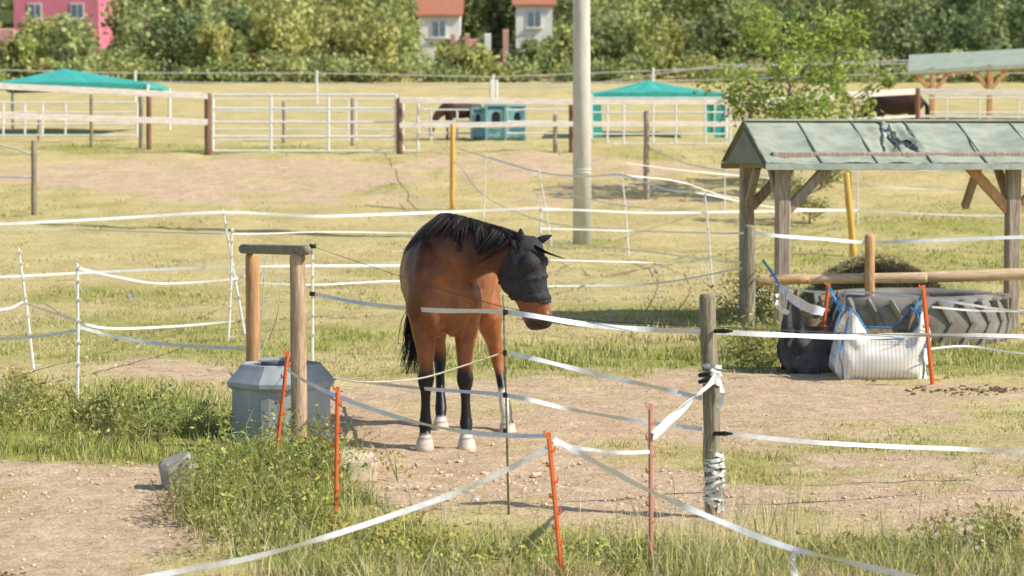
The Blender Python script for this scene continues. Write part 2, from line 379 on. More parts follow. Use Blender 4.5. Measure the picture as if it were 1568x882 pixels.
pale=M('pale_stone',(.72,.58,.44),(.54,.42,.3),7,.9,.4)
stoneblock(553,735,.2,.2,.13,.1,.05,mat=pale);stoneblock(540,712,.3,.25,.09,.3,0,mat=pale)
# ---------------------------------------------------------------- HORSE
class Loft:
    def __init__(s):s.v=[];s.f=[]
    def loft(s,rings,n=24,e=1.0):
        o=len(s.v)
        for (c,a,b_) in rings:
            c,a,b_=Vector(c),Vector(a),Vector(b_)
            for j in range(n):
                th=2*math.pi*j/n;ca,sa=math.cos(th),math.sin(th)
                s.v.append(c+a*(math.copysign(abs(ca)**e,ca))+b_*(math.copysign(abs(sa)**e,sa)))
        m=len(rings)
        for i in range(m-1):
            for j in range(n): s.f.append([o+i*n+j,o+i*n+(j+1)%n,o+(i+1)*n+(j+1)%n,o+(i+1)*n+j])
        s.v.append(Vector(rings[0][0]));k0=len(s.v)-1;s.v.append(Vector(rings[-1][0]));k1=len(s.v)-1
        for j in range(n):
            s.f.append([k0,o+(j+1)%n,o+j]);s.f.append([k1,o+(m-1)*n+j,o+(m-1)*n+(j+1)%n])
    def ell(s,c,rx,ry,rz,R=None,n=16):
        R=R or Matrix.Identity(3);rings=[]
        for i in range(9):
            t_=-math.cos(math.pi*(i+.5)/9);q=math.sqrt(max(0,1-t_*t_))
            rings.append((Vector(c)+R@Vector((0,0,t_*rz)),R@Vector((rx*q,0,0)),R@Vector((0,ry*q,0))))
        s.loft(rings,n)
    def limb(s,pts,n=18):
        s.loft([((x,y,z),(rx,0,0),(0,ry,0)) for (x,y,z,rx,ry) in pts],n)
    def remesh(s,name,vox,smooth,sf=.5):
        me=bpy.data.meshes.new(name);me.from_pydata([tuple(v) for v in s.v],[],s.f);me.update()
        ob=bpy.data.objects.new(name,me);bpy.context.collection.objects.link(ob)
        bm=bmesh.new();bm.from_mesh(me);bmesh.ops.recalc_face_normals(bm,faces=bm.faces);bm.to_mesh(me);bm.free()
        r=ob.modifiers.new('r','REMESH');r.mode='VOXEL';r.voxel_size=vox
        m=ob.modifiers.new('s','SMOOTH');m.iterations=smooth;m.factor=sf
        dg=bpy.context.evaluated_depsgraph_get();ev=bpy.data.meshes.new_from_object(ob.evaluated_get(dg))
        bpy.data.objects.remove(ob);return ev
H=Loft()
H.loft([((-.045,-.14,1.08),(.11,0,0),(0,0,.14)),((-.045,-.10,1.08),(.19,0,0),(0,0,.235)),((-.045,-.01,1.13),(.25,0,0),(0,0,.32)),((-.045,.12,1.18),(.28,0,0),(0,0,.39)),
        ((-.045,.25,1.19),(.295,0,0),(0,0,.40)),((-.045,.45,1.165),(.325,0,0),(0,0,.385)),((-.04,.65,1.15),(.34,0,0),(0,0,.375)),((-.02,.85,1.17),(.33,0,0),(0,0,.355)),
        ((.0,1.05,1.23),(.30,0,0),(0,0,.325)),((.02,1.22,1.26),(.26,0,0),(0,0,.29)),((.03,1.36,1.25),(.19,0,0),(0,0,.22)),((.03,1.45,1.24),(.08,0,0),(0,0,.11))],28)
H.loft([((-.045,.0,1.40),(.08,0,0),(0,0,.13)),((-.045,.15,1.45),(.09,0,0),(0,0,.155)),((-.045,.32,1.44),(.09,0,0),(0,0,.15)),((-.045,.6,1.38),(.08,0,0),(0,0,.12))])
H.ell((-.20,.05,1.13),.105,.17,.32,Matrix.Rotation(.10,3,'Y'));H.ell((.11,.05,1.11),.105,.17,.30,Matrix.Rotation(-.10,3,'Y'))
H.ell((-.12,-.055,.97),.10,.10,.20,Matrix.Rotation(-.12,3,'Y'));H.ell((.035,-.055,.97),.10,.10,.20,Matrix.Rotation(.12,3,'Y'))
for (xt,xb,s_) in ((-.165,-.18,-1),(.085,.11,1)):
    k=lambda z:xb+(xt-xb)*z/1.0
    H.limb([(k(1),.08,1.15,.09,.14),(k(1)+s_*.01,.07,1.0,.105,.15),(k(.9)+s_*.015,.06,.88,.098,.13),(k(.8)+s_*.012,.04,.78,.083,.10),(k(.7)+s_*.006,.025,.68,.065,.08),(k(.6),.015,.58,.050,.06),(k(.53),.008,.53,.054,.058),
            (k(.48),.0,.485,.061,.062),(k(.44),.005,.44,.054,.056),(k(.40),.015,.40,.039,.046),(k(.34),.02,.34,.034,.043),(k(.27),.02,.27,.034,.046),(k(.21),.02,.21,.040,.05),(k(.17),.014,.17,.048,.056),(k(.13),-.006,.125,.039,.044),(k(.09),-.025,.09,.045,.05),(k(.06),-.035,.06,.050,.055),(k(.04),-.036,.04,.051,.056)])
H.limb([(-.12,1.12,1.25,.15,.22),(-.13,1.08,1.1,.15,.25),(-.135,1.02,.95,.125,.2),(-.13,1.03,.84,.10,.145),(-.125,1.08,.74,.072,.10),(-.12,1.15,.64,.053,.075),(-.115,1.19,.57,.052,.078),(-.11,1.18,.5,.047,.062),
        (-.11,1.14,.42,.036,.045),(-.105,1.09,.3,.034,.042),(-.1,1.05,.2,.042,.05),(-.1,1.03,.165,.047,.052),(-.1,1.0,.115,.039,.044),(-.1,.98,.07,.052,.057),(-.1,.975,.04,.054,.059)])
H.limb([(.16,1.12,1.25,.15,.22),(.19,1.05,1.1,.15,.25),(.215,.97,.95,.13,.2),(.24,.96,.84,.11,.15),(.265,1.0,.74,.08,.105),(.29,1.06,.64,.056,.078),(.305,1.10,.57,.056,.08),(.32,1.09,.5,.048,.064),
        (.335,1.05,.42,.037,.046),(.355,.99,.3,.035,.042),(.372,.94,.2,.044,.05),(.38,.92,.165,.048,.052),(.385,.89,.115,.040,.044),(.39,.87,.07,.052,.057),(.39,.865,.04,.054,.059)])
NK=[((-.045,.18,1.31),.28,.17),((.0,.05,1.335),.265,.165),((.09,-.05,1.36),.225,.145),((.2,-.12,1.37),.18,.12),((.3,-.17,1.37),.15,.10),((.39,-.2,1.36),.13,.09),((.47,-.21,1.34),.115,.085)]
rings=[]
for i,(c,rh,rw) in enumerate(NK):
    t_=(Vector(NK[min(i+1,6)][0])-Vector(NK[max(i-1,0)][0])).normalized();side=t_.cross(Vector((0,0,1))).normalized();up=side.cross(t_).normalized()
    rings.append((c,side*rw,up*rh))
H.loft(rings,24)
H.ell((.40,-.17,1.26),.10,.085,.12)
HR=Matrix.Rotation(math.radians(-20),3,'Z');HC=Vector((.49,-.215,0))
def hp(x,y,z): 
    q=HR@Vector((x-.49,y,0));return Vector((HC.x+q.x,HC.y+q.y,z))
hy=HR@Vector((0,1,0))
SEC=[((.565,1.475),(.46,1.475),.045),((.615,1.445),(.42,1.44),.075),((.638,1.39),(.385,1.385),.088),((.652,1.32),(.36,1.31),.102),((.655,1.25),(.345,1.235),.10),((.660,1.18),(.36,1.155),.088),
     ((.668,1.11),(.405,1.085),.074),((.682,1.045),(.455,1.015),.064),((.698,.985),(.487,.945),.058),((.713,.935),(.51,.89),.059),((.713,.893),(.53,.855),.057),((.695,.862),(.56,.836),.045),((.665,.848),(.595,.836),.024)]
rings=[]
for (fx,fz),(bx,bz),wy in SEC:
    c=hp((fx+bx)/2,0,(fz+bz)/2);a=(hp(fx,0,fz)-hp(bx,0,bz))/2;rings.append((c,a,hy*wy))
H.loft(rings,24,.92)
H.ell(hp(.425,.0,1.20),.085,.075,.12)
for s_ in(-1,1):
    H.ell(hp(.43,s_*.045,1.20),.075,.04,.10)
    H.ell(hp(.575,s_*.088,1.31),.035,.025,.028)
    H.ell(hp(.682,s_*.035,.925),.028,.028,.036)
ev=H.remesh('horse_body',.0105,9)
nv=len(ev.vertices);co=np.zeros(nv*3,np.float32);ev.vertices.foreach_get('co',co);co=co.reshape(-1,3).astype(float)
no=np.zeros(nv*3,np.float32);ev.vertices.foreach_get('normal',no);no=no.reshape(-1,3).astype(float)
x_,y_,z_=co.T
def ss(a,b_,t_): q=np.clip((t_-a)/(b_-a),0,1);return q*q*(3-2*q)
co+=no*(((fbm(x_*7+y_*5+9,z_*6+y_*3,3)-.5)*.03)*(ss(.6,.85,z_)*(x_<.42)))[:,None]
def dent(q,r,dep):
    global co
    d_=np.linalg.norm(co-np.array(q),axis=1);w_=np.exp(-(d_/r)**2);co-= no*(w_*dep)[:,None];return w_
nos=dent(hp(.692,-.058,.93),.016,.018)+dent(hp(.692,.058,.93),.016,.018)
mw=np.zeros(nv)
for q_ in range(16):
    t_=q_/15;mx=.555+.12*t_;mz=.905-.045*t_
    for s_ in(-1,1):
        d_=np.linalg.norm(co-np.array(hp(mx,s_*(.058-.012*t_),mz)),axis=1);mw=np.maximum(mw,np.exp(-(d_/.011)**2))
co-=no*(mw*.008)[:,None]
for (p0,p1) in (((-.045,-.16,1.14),(-.045,-.15,.84)),((-.28,-.02,1.32),(-.22,-.1,.98)),((.21,-.02,1.2),(.15,-.1,.98))):
    for q_ in range(14):
        q=Vector(p0).lerp(Vector(p1),q_/13);d_=np.linalg.norm(co-np.array(q),axis=1);co-=no*(np.exp(-(d_/.04)**2)*.0028)[:,None]
ev.vertices.foreach_set('co',co.astype(np.float32).ravel());ev.update()
x_,y_,z_=co.T
bay=np.array([.32,.115,.042]);dark=np.array([.08,.026,.015]);blk=np.array([.011,.010,.010]);wht=np.array([.68,.63,.56])
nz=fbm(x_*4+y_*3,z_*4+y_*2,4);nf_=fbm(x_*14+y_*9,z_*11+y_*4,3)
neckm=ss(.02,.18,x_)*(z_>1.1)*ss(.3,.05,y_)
left_shade=ss(-.05,-.33,x_)*ss(.7,.95,z_)  # side away from the sun: its shade is painted into the coat
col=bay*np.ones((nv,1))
k=np.clip(.30+ss(1.15,1.5,z_)*.5+(nz-.5)*.8+(nf_-.5)*.25+.5*neckm+.4*left_shade-.6*ss(.14,.22,x_)*ss(.3,.5,y_),0,1)[:,None];col=col*(1-k)+dark*k  # last term lightens the right flank: sunlight painted into the coat
lz=z_+(nf_-.5)*.05
legm=ss(.62,.49,lz)*((y_<.5)|(x_<.1))+ss(.46,.40,lz)*((y_>=.5)&(x_>=.1))
legm=np.clip(legm,0,1);col=col*(1-legm[:,None])+blk*legm[:,None]
hl=(y_>.5)&(x_>.2);k=(ss(.36,.31,z_+nz*.05)*hl)[:,None];col=col*(1-k)+wht*k
k=(ss(.125,.09,z_+ (nz-.5)*.05)*(~hl))[:,None];col=col*(1-k)+wht*k
hd=(x_>.4)&(z_<1.1)
k=(ss(.955,.885,z_-(x_-.6)*.3+(nz-.5)*.05)*hd)[:,None];col=col*(1-k*.92)+np.array([.035,.026,.025])*k*.92
k=np.clip(nos+mw*.8,0,1)[:,None];col=col*(1-k)+blk*.4*k
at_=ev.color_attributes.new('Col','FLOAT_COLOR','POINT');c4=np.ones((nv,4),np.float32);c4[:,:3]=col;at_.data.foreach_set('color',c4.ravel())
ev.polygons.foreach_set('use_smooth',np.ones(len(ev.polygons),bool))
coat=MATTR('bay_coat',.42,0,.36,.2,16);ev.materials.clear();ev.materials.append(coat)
horse=empty('bay_horse',(0,0,0));horse.location=Vector(((690-784)/F*16.68,16.68,gzf(-.42,16.7)))
def hchild(name,me):
    o=bpy.data.objects.new(name,me);bpy.context.collection.objects.link(o);o.parent=horse;return o
hchild('body',ev)
sel=(x_>.335+np.maximum(0,z_-1.27)*.55)&(z_>1.035-.12*(x_-.5))&(y_<.05)
pol=[tuple(p.vertices) for p in ev.polygons if all(sel[i] for i in p.vertices)]
used=sorted({i for p in pol for i in p});mp_={a:i for i,a in enumerate(used)}
mv=co[used].copy();mn=no[used]
wr=(fbm(mv[:,0]*22+mv[:,1]*9,mv[:,2]*14,3)-.5)*.022
off=.011+wr
for s_ in(-1,1):
    q=np.array(hp(.585,s_*.095,1.30));dist=np.linalg.norm(mv-q,axis=1);off+=.042*np.exp(-(dist/.042)**2)-.008*np.exp(-((dist-.075)/.02)**2)
off+=.009*(np.abs(mv[:,2]-1.065)<.014)+.008*(np.abs(mv[:,2]-1.17-.15*(mv[:,0]-.4))<.01)
mv=mv+mn*off[:,None]
me=bpy.data.meshes.new('fly_mask');me.from_pydata(mv.tolist(),[],[tuple(mp_[i] for i in p) for p in pol]);me.polygons.foreach_set('use_smooth',np.ones(len(pol),bool))
mask_m=M('black_mesh_fabric',(.042,.042,.048),(.016,.016,.02),60,.7,.4,spec=.4);me.materials.append(mask_m)
o=hchild('fly_mask',me);so=o.modifiers.new('t','SOLIDIFY');so.thickness=.006;so.offset=-1
mb=MB()
def ear(base,tip,w,side):
    base,tip,side=Vector(base),Vector(tip),Vector(side).normalized();ax=tip-base;nrm=ax.cross(side).normalized();vs=[];fs=[];n=12
    for i,(t_,r_) in enumerate(((-.15,.7),(.0,.8),(.25,1),(.5,.95),(.72,.68),(.9,.34),(1,.06))):
        for j in range(n):
            th=2*math.pi*j/n;vs.append(base+ax*t_+side*(math.cos(th)*w*r_)+nrm*(math.sin(th)*w*r_*.55))
    for i in range(6):
        for j in range(n):fs.append([i*n+j,i*n+(j+1)%n,(i+1)*n+(j+1)%n,(i+1)*n+j])
    mb.add(vs,fs,mask_m,True)
ear(hp(.50,-.055,1.42),hp(.515,-.09,1.535),.034,HR@Vector((1,0,0)))
ear(hp(.57,.02,1.43),hp(.70,.03,1.485),.032,Vector((0,-.3,1)))
e=mb.obj('ears',origin=(0,0,0));e.parent=horse
hoofm=M('pale_hoof',(.68,.62,.54),(.5,.42,.34),18,.6)
mb=MB()
for (hx_,hy_) in ((-.18,-.045),(.11,-.045),(-.1,.965),(.39,.855)):
    vs=[];fs=[];n=16
    for (zz_,r_,sh) in ((.08,.048,.008),(.06,.055,.0),(.02,.063,-.012),(-.015,.067,-.018)):
        for j in range(n):
            th=2*math.pi*j/n;vs.append((hx_+math.cos(th)*r_,hy_+sh+math.sin(th)*r_*1.1,zz_))
    for i in range(3):
        for j in range(n):fs.append([i*n+j,i*n+(j+1)%n,(i+1)*n+(j+1)%n,(i+1)*n+j])
    fs.append(list(range(n)));fs.append([3*n+j for j in range(n)]);mb.add(vs,fs,hoofm,True)
e=mb.obj('hooves',origin=(0,0,0));e.parent=horse
def strands(name,paths,w,c1,c2):
    V=[];I=[];C=[]
    for p in paths:
        o=len(V);n=len(p);wd=w*random.uniform(.6,1.5);c=[c1[i]+(c2[i]-c1[i])*random.random()**2 for i in range(3)]
        sd=Vector((random.gauss(0,1),random.gauss(0,.6),random.gauss(0,.3))).normalized()
        for i,q in enumerate(p):
            ww=wd*(1-.75*(i/(n-1))**2);V+=[tuple(q-sd*ww/2),tuple(q+sd*ww/2)];C+=[c,c]
        for i in range(n-1): I+=[o+2*i,o+2*i+1,o+2*i+3,o+2*i+2]
    ob=np_mesh(name,np.array(V),4,np.array(I),np.array(C),hair_m);ob.parent=horse;return ob
hair_m=MATTR('hair',.52,0,.3)
crest=[];
for i,(c,rh,rw) in enumerate(NK):
    t_=(Vector(NK[min(i+1,6)][0])-Vector(NK[max(i-1,0)][0])).normalized();side=t_.cross(Vector((0,0,1))).normalized();up=side.cross(t_).normalized()
    crest.append((Vector(c),up,side,rh,rw))
def crest_at(s_):
    s_=min(max(s_,0),5.999);i=int(s_);f_=s_-i;a,b_=crest[i],crest[i+1]
    return a[0].lerp(b_[0],f_),a[1].lerp(b_[1],f_),a[2].lerp(b_[2],f_),a[3]+(b_[3]-a[3])*f_,a[4]+(b_[4]-a[4])*f_
paths=[]
nl=46;locks=[(.45+5.5*(i+random.random())/nl,random.uniform(.75,1.3),random.gauss(.05,.06)) for i in range(nl)]
for _ in range(3600):
    s0,ll,ld=random.choice(locks);s_=min(max(s0+random.gauss(0,.12),.35),5.95);c,up,side,rh,rw=crest_at(s_)
    if side.y>0: side=-side
    Lr=random.uniform(.75,1.0)*ll*(1.08+.09*s_);p=[];o0=random.gauss(0,.006);ex=random.uniform(.012,.035);cx,_,_,_,_=crest_at(s0)
    for q in range(10):
        th=q/9*Lr;f_=q/9
        base=c.lerp(cx,f_*.6)
        p.append(base+up*(rh+ex*(1-.3*f_))*math.cos(th)+side*((rw+ex)*math.sin(min(th,1.57)))+Vector((ld*th*th+o0,0,0)))
    paths.append(p)
for _ in range(90):
    c,up,side,rh,rw=crest_at(random.uniform(.2,1.1));b0=c+up*rh;a=random.uniform(.3,1)
    paths.append([b0+Vector((.02*q*a,-.008*q,.009*q-.0035*q*q*(1.3-a))) for q in range(6)])
strands('mane',paths,.007,(.008,.007,.008),(.035,.024,.02))
tp=catmull([(.03,1.43,1.34),(-.05,1.5,1.22),(-.19,1.5,1.02),(-.28,1.48,.8),(-.31,1.47,.58),(-.35,1.46,.33)],5)
paths=[]
for _ in range(600):
    a=random.random()*6.28;r_=random.random()**.5;e_=random.uniform(.72,1);n=int(len(tp)*e_);dx=random.gauss(0,.04)
    paths.append([Vector(tp[i])+Vector((math.cos(a),math.sin(a),0))*r_*(.02+.06*math.sin(min(1,i/len(tp)*1.4)*2.4))+Vector((random.gauss(0,.004)+dx*i/len(tp),0,0)) for i in range(n)])
strands('tail',paths,.008,(.01,.008,.007),(.04,.022,.015))
# ---------------------------------------------------------------- distant horses
def far_horse(u,d,face,colr,sc=1.0,rz=0):
    L_=Loft()
    L_.loft([((-.85,0,1.2),(0,.1,0),(0,0,.12)),((-.7,0,1.22),(0,.24,0),(0,0,.28)),((-.4,0,1.2),(0,.28,0),(0,0,.34)),((0,0,1.15),(0,.3,0),(0,0,.34)),((.4,0,1.2),(0,.26,0),(0,0,.36)),((.65,0,1.18),(0,.2,0),(0,0,.27)),((.75,0,1.15),(0,.1,0),(0,0,.15))])
    for (lx,ly,hd_) in ((.45,-.15,0),(.52,.15,0),(-.6,-.16,1),(-.5,.16,1)):
        if hd_: L_.limb([(lx,ly,1.2,.2,.12),(lx+.05,ly,.95,.17,.11),(lx-.02,ly,.75,.1,.075),(lx-.1,ly,.55,.07,.05),(lx-.05,ly,.35,.042,.036),(lx,ly,.15,.05,.045),(lx+.02,ly,0,.065,.06)])
        else: L_.limb([(lx,ly,1.15,.14,.1),(lx,ly,.85,.1,.08),(lx,ly,.6,.06,.05),(lx,ly,.5,.062,.055),(lx,ly,.3,.04,.035),(lx,ly,.15,.05,.045),(lx+.02,ly,0,.065,.06)])
    nk=[(.5,1.3),(.75,1.15),(1.0,.9),(1.15,.65)];hd2=[(1.15,.68),(1.2,.5),(1.22,.3),(1.25,.12)]
    def tb(pl,rs):
        L_.loft([((a[0],0,a[1]),(0,r_[0],0),Vector((pl[min(i+1,len(pl)-1)][1]-pl[max(i-1,0)][1],0,-(pl[min(i+1,len(pl)-1)][0]-pl[max(i-1,0)][0]))).normalized()*r_[1]) for i,(a,r_) in enumerate(zip(pl,rs))])
    tb(nk,[(.15,.26),(.12,.2),(.09,.16),(.08,.13)]);tb(hd2,[(.08,.1),(.1,.15),(.07,.1),(.06,.08)])
    me=L_.remesh('distant_horse',.035,3);me.polygons.foreach_set('use_smooth',np.ones(len(me.polygons),bool))
    me.materials.clear();me.materials.append(M('dark_coat',colr,tuple(c*.6 for c in colr),4,.5))
    o=bpy.data.objects.new('grazing_horse',me);bpy.context.collection.objects.link(o)
    g=G(u,d);o.location=g;o.scale=(face*sc,sc,sc);o.rotation_euler=(0,0,rz)
    mb=MB();mb.tube([(-.82,0,1.3),(-.95,0,1.1),(-.98,0,.7),(-.95,0,.45)],[.04,.07,.08,.02],black_m,8);t2=mb.obj('tail',origin=(0,0,0));t2.parent=o
    return o
far_horse(706,61.6,-1,(.1,.045,.035),.64,.3)
far_horse(1372,59.5,-1,(.06,.03,.022),.78,-.15)
# ---------------------------------------------------------------- posts and tapes
def white_post(u,vt,vb,lean=None,d=None,name='white_fence_post'):
    d=d or D(vb);b0=G(lean if lean is not None else u,d);top=P(u,vt,d);mb=MB()
    mb.tube([b0-Vector((0,0,.05)),b0.lerp(top,.5)+Vector((random.gauss(0,.006),0,0)),top],[.015,.013,.010],white_plastic,6)
    ax=top-b0
    for k_ in (.3,.45,.6,.75,.88,.97):
        c=b0+ax*k_;mb.box(c+Vector((.012,-.012,0)),.03,.02,.022,white_plastic)
    mb.box(b0+Vector((.03,0,.04)),.09,.012,.012,white_plastic)
    return mb.obj(name)
for a in [(118,403,622),(28,380,566,52),(341,320,512,376),(355,348,524,349),(478,373,570),(828,315,482),(952,262,392,963),(1079,293,432,1091),(744,237,335,740),(825,260,376,845),(1109,235,330),(1313,245,345),(410,388,425,400),
          (-140,395,560),(1700,330,440)]:
    white_post(*a)
def rope(pts,r=.004,mat=rope_m,name='fence_wire'):
    mb=MB();mb.tube(catmull([P(*p) for p in pts],6),r,mat,5);return mb.obj(name)
mbt=MB();WK=.75
def T(pts,w=.035,tw=.3): mbt.ribbon([P(*p) for p in pts],w*WK,tape_m,tw)
T([(-250,352,24),(0,343,25),(180,334,25.5),(341,325,25.8),(480,331,26.5),(560,329,27),(700,324,28),(828,318,28.6)],.04)
T([(0,349,30),(160,353,30),(355,358,25.5),(500,355,30),(640,357,33)],.02)
T([(-200,430,25),(0,424,25),(180,415,25.5),(352,409,25.8),(480,407,26.5),(620,406,28),(828,400,28.6)],.035)
T([(118,410,19.2),(180,424,21),(250,434,23),(350,428,25.5),(376,422,25.7)],.03)
T([(376,432,25.7),(480,436,26),(620,430,27),(760,436,28.2),(828,438,28.6),(1000,434,29),(1140,410,27)],.025)
T([(118,500,19.2),(180,516,19.3),(260,528,19.0),(385,534,18)],.035)
T([(40,465,22),(100,485,20.5),(160,502,20.5),(260,500,22.5),(360,492,25.5)],.03)
T([(-120,526,20),(0,519,20),(60,515,19.5),(118,506,19.2)],.03);T([(-120,470,20),(0,474,21),(36,462,22)],.03)
T([(828,320,28.6),(900,322,30),(1000,326,33),(1130,324,36),(1310,322,42)],.04)
T([(828,350,28.6),(955,353,37),(1085,357,33.6),(1150,357,25)],.035);T([(845,372,39),(963,382,37.4),(1088,398,33.7),(1135,402,27)],.03)
T([(836,398,28.6),(955,401,33),(1090,405,33.6)],.022)
T([(703,228,46),(744,240,44),(828,264,40),(900,270,39),(952,268,37.5),(1020,290,35),(1080,297,33.6),(1190,318,40),(1313,322,43)],.04)
T([(640,185,55),(700,250,46),(742,300,44),(835,340,40.5),(958,352,37.5)],.03)
T([(952,268,37.5),(1040,278,40),(1110,300,44.6),(1200,310,45)],.03);T([(990,225,47),(1050,250,46),(1110,262,44.6)],.035)
T([(1110,238,44.6),(1200,255,46),(1313,250,43.5),(1450,262,44),(1700,262,44)],.035);T([(1110,262,44.6),(1313,282,43.5),(1450,290,44),(1700,285,44)],.03);T([(1313,322,43),(1500,330,43),(1700,326,43)],.03)
T([(1145,355,24.4),(1190,361,24.4),(1260,366,24.6),(1330,371,25),(1430,368,25),(1568,363,25),(1750,360,25)],.05)
T([(1155,425,24.2),(1230,445,23.5),(1330,448,23),(1410,455,21.2),(1568,478,21),(1700,480,21)],.03)
T([(1415,535,20.8),(1480,530,21),(1568,541,21),(1700,545,21)],.022);T([(1427,470,20.8),(1500,476,21),(1568,476,21)],.025)
T([(960,250,42),(1060,262,43),(1200,275,44)],.02);T([(835,290,40.5),(955,315,37.5),(1085,325,33.7)],.018);T([(600,385,33),(720,382,34),(845,385,39)],.02)
mbt.obj('electric_tape_fence')
mbt=MB();WK=.84
T([(480,450,21.5),(560,465,19),(660,475,16.2),(773,478,14.05),(900,497,14),(1000,505,14),(1085,508,14),(1200,513,14.2),(1300,516,14.4),(1420,513,14.6),(1568,516,14.8),(1750,522,15)],.038,.5)
T([(480,572,21.5),(560,585,19),(660,596,16.4),(773,605,14.05),(870,626,14),(980,645,14),(1075,657,14)],.03,.5)
T([(780,540,14.05),(850,557,14),(930,577,14),(1010,594,14),(1075,610,14)],.034,.5)
T([(1112,664,14),(1230,676,14.2),(1350,683,14.4),(1460,687,14.6),(1568,692,14.8),(1750,700,15)],.034,.4)
T([(1096,575,13.95),(1060,612,13.5),(1020,650,12.9),(1000,668,12.6)],.05,.5);T([(1096,582,13.95),(1064,607,13.5),(1024,640,12.9),(1000,664,12.6)],.03,.8)
T([(438,566,15.6),(470,585,15),(520,608,13.6),(600,636,13.3),(690,658,13),(780,667,12.6),(840,667,12.2)],.03,.55)
T([(845,678,12.2),(900,688,12.4),(950,693,12.5),(995,692,12.6)],.022,.4)
T([(150,900,11.7),(240,881,11.8),(380,855,11.9),(500,822,12),(610,786,12.1),(700,754,12.15),(770,722,12.2),(840,686,12.2)],.036,.5)
T([(848,672,12.2),(920,712,12.1),(1000,754,12),(1100,797,11.9),(1200,836,11.8),(1290,858,11.7),(1400,884,11.6),(1500,900,11.5)],.036,.6)
T([(1217,843,11.75),(1214,862,11.75),(1222,895,11.75)],.035,.6);T([(708,752,12.15),(722,757,12.15),(733,765,12.15)],.015,.4)
T([(1005,409,30),(1003,416,30),(1008,418,30)],.05,.4)
mbt.obj('electric_tape_fence')
rope([(480,378,21.5),(560,405,18),(650,435,15.5),(773,470,14.05),(900,490,14),(1085,500,14),(1300,510,14.4),(1568,519,14.8)],.0022,black_m)
rope([(510,578,13.7),(560,585,13.7),(640,580,13.9),(710,560,14),(770,540,14.05)],.005,M('yellow_white_rope',(.75,.7,.55),(.5,.45,.32),60,.8))
rope([(412,520,17.5),(425,480,17),(430,420,17),(425,392,17.2)],.003);rope([(385,572,17),(400,540,17),(412,500,17.2),(418,390,17.3)],.002)
def orange_post(u,vt,vb,lean=None,mat=orange_m,w=.024,d=None):
    d=d or D(vb);b0=G(lean if lean is not None else u,d);top=P(u,vt,d);mb=MB();ax=top-b0
    mb.bar(b0-ax.normalized()*.04,top,w,w*.6,mat);
    mb.bar(b0+Vector((0,-.01,0)),top+Vector((0,-.01,-.03)),w*.35,w*.7,mat)
    n=9
    for k_ in range(n):
        c=b0+ax*(.18+.8*k_/(n-1));sd=1 if k_%2 else -1
        mb.bar(c+Vector((sd*w*.4,-.004,0)),c+Vector((sd*w*1.05,-.004,.008)),.012,.012,mat);mb.bar(c+Vector((sd*w*.95,-.004,0)),c+Vector((sd*w*.95,-.004,.025)),.01,.006,mat)
    mb.bar(b0+Vector((-.01,0,.05)),b0+Vector((.06,0,.05)),.012,.016,mat)
    return mb.obj('orange_fence_post')
orange_post(517,592,813,514);orange_post(840,662,900,862,d=12.15);orange_post(996,618,870,997,oldorange_m,.024);orange_post(441,537,724,420)
orange_post(1269,433,567,1252,w=.035);orange_post(1413,437,592,1428,w=.035)
mb=MB();d=14.0;b0=G(1094,d);top=P(1083,450,d)
mb.post(b0-Vector((0,0,.1)),top,.05,.047,wood_grey,14,.12,9)
strap=M('white_strap',(.78,.78,.76),(.58,.58,.56),30,.7)
for (v0,v1,nn) in ((562,592,6),(690,780,15)):
    for q in range(nn):
        c=P(1086+(v0-450)*.03,v0+(v1-v0)*q/nn+random.uniform(-3,3),d);a=random.uniform(-.6,.6);pts=[];rr_=random.uniform(.054,.062)
        for k_ in range(13):
            th=k_/12*2*math.pi;pts.append(c+Vector((math.cos(th)*rr_,math.sin(th)*rr_,math.cos(th)*a*.05)))
        mb.ribbon(pts,.022,strap,.5)
mb.ribbon([P(1098,575,13.93),P(1106,600,13.93),P(1100,625,13.93)],.03,strap,.6)
mb.ribbon([P(1100,740,13.93),P(1108,765,13.93),P(1100,785,13.93)],.03,strap,.6)
for v in (507,664): mb.tube([P(1094,v,13.95),P(1110,v,13.9),P(1122,v,13.88)],[.012,.014,.006],black_m,8)
for v in (575,585): mb.tube([P(1070,v,13.93),P(1088,v-4,13.9)],.012,black_m,8)
mb.obj('wooden_fence_post')
def wpost(u,vt,vb,r,mat,ut=None,name='wooden_fence_post',d=None):
    d=d or D(vb);b0=G(u,d);mb=MB();mb.post(b0-Vector((0,0,.1)),P(ut or u,vt,d),r,r*.93,mat,12,.08);return mb.obj(name)
wpost(1145,345,540,.065,wood_grey,1148);wpost(1332,360,545,.055,wood_warm,d=25);wpost(52,215,330,.055,wood_grey);wpost(990,170,306,.06,wood_pale)
wpost(693,190,320,.05,wood_yellow,name='yellow_fence_post');wpost(1308,264,392,.055,wood_yellow,1296,name='yellow_fence_post')
rope([(-150,205,45),(0,222,45),(52,238,45)],.02);rope([(-150,268,45),(0,270,45),(52,272,45)],.02)
mb=MB();b0=G(779,14.05);mb.tube([b0,P(775,600,14.05),P(771,452,14.05)],.007,steel,7)
for q in range(18):
    mb.tube([b0.lerp(P(771,452,14.05),q/18),b0.lerp(P(771,452,14.05),q/18+.006)],.009,steel,6)
for v in (478,540,605,660): mb.box(P(773,v,14.03),.022,.03,.03,black_m)
mb.obj('steel_rod_post')
mb=MB()
for v in (377,450,572): mb.tube([P(474,v,21.45),P(484,v,21.45)],.02,black_m,8)
mb.obj('fence_insulators')
mb=MB();dR,dL=16.5,17.9
mb.post(G(458,dR)-Vector((0,0,.1)),P(456,388,dR),.056,.053,M('frame_wood',(.62,.46,.32),(.32,.22,.14),9,.8,.6,(5,5,.5)),14,.05)
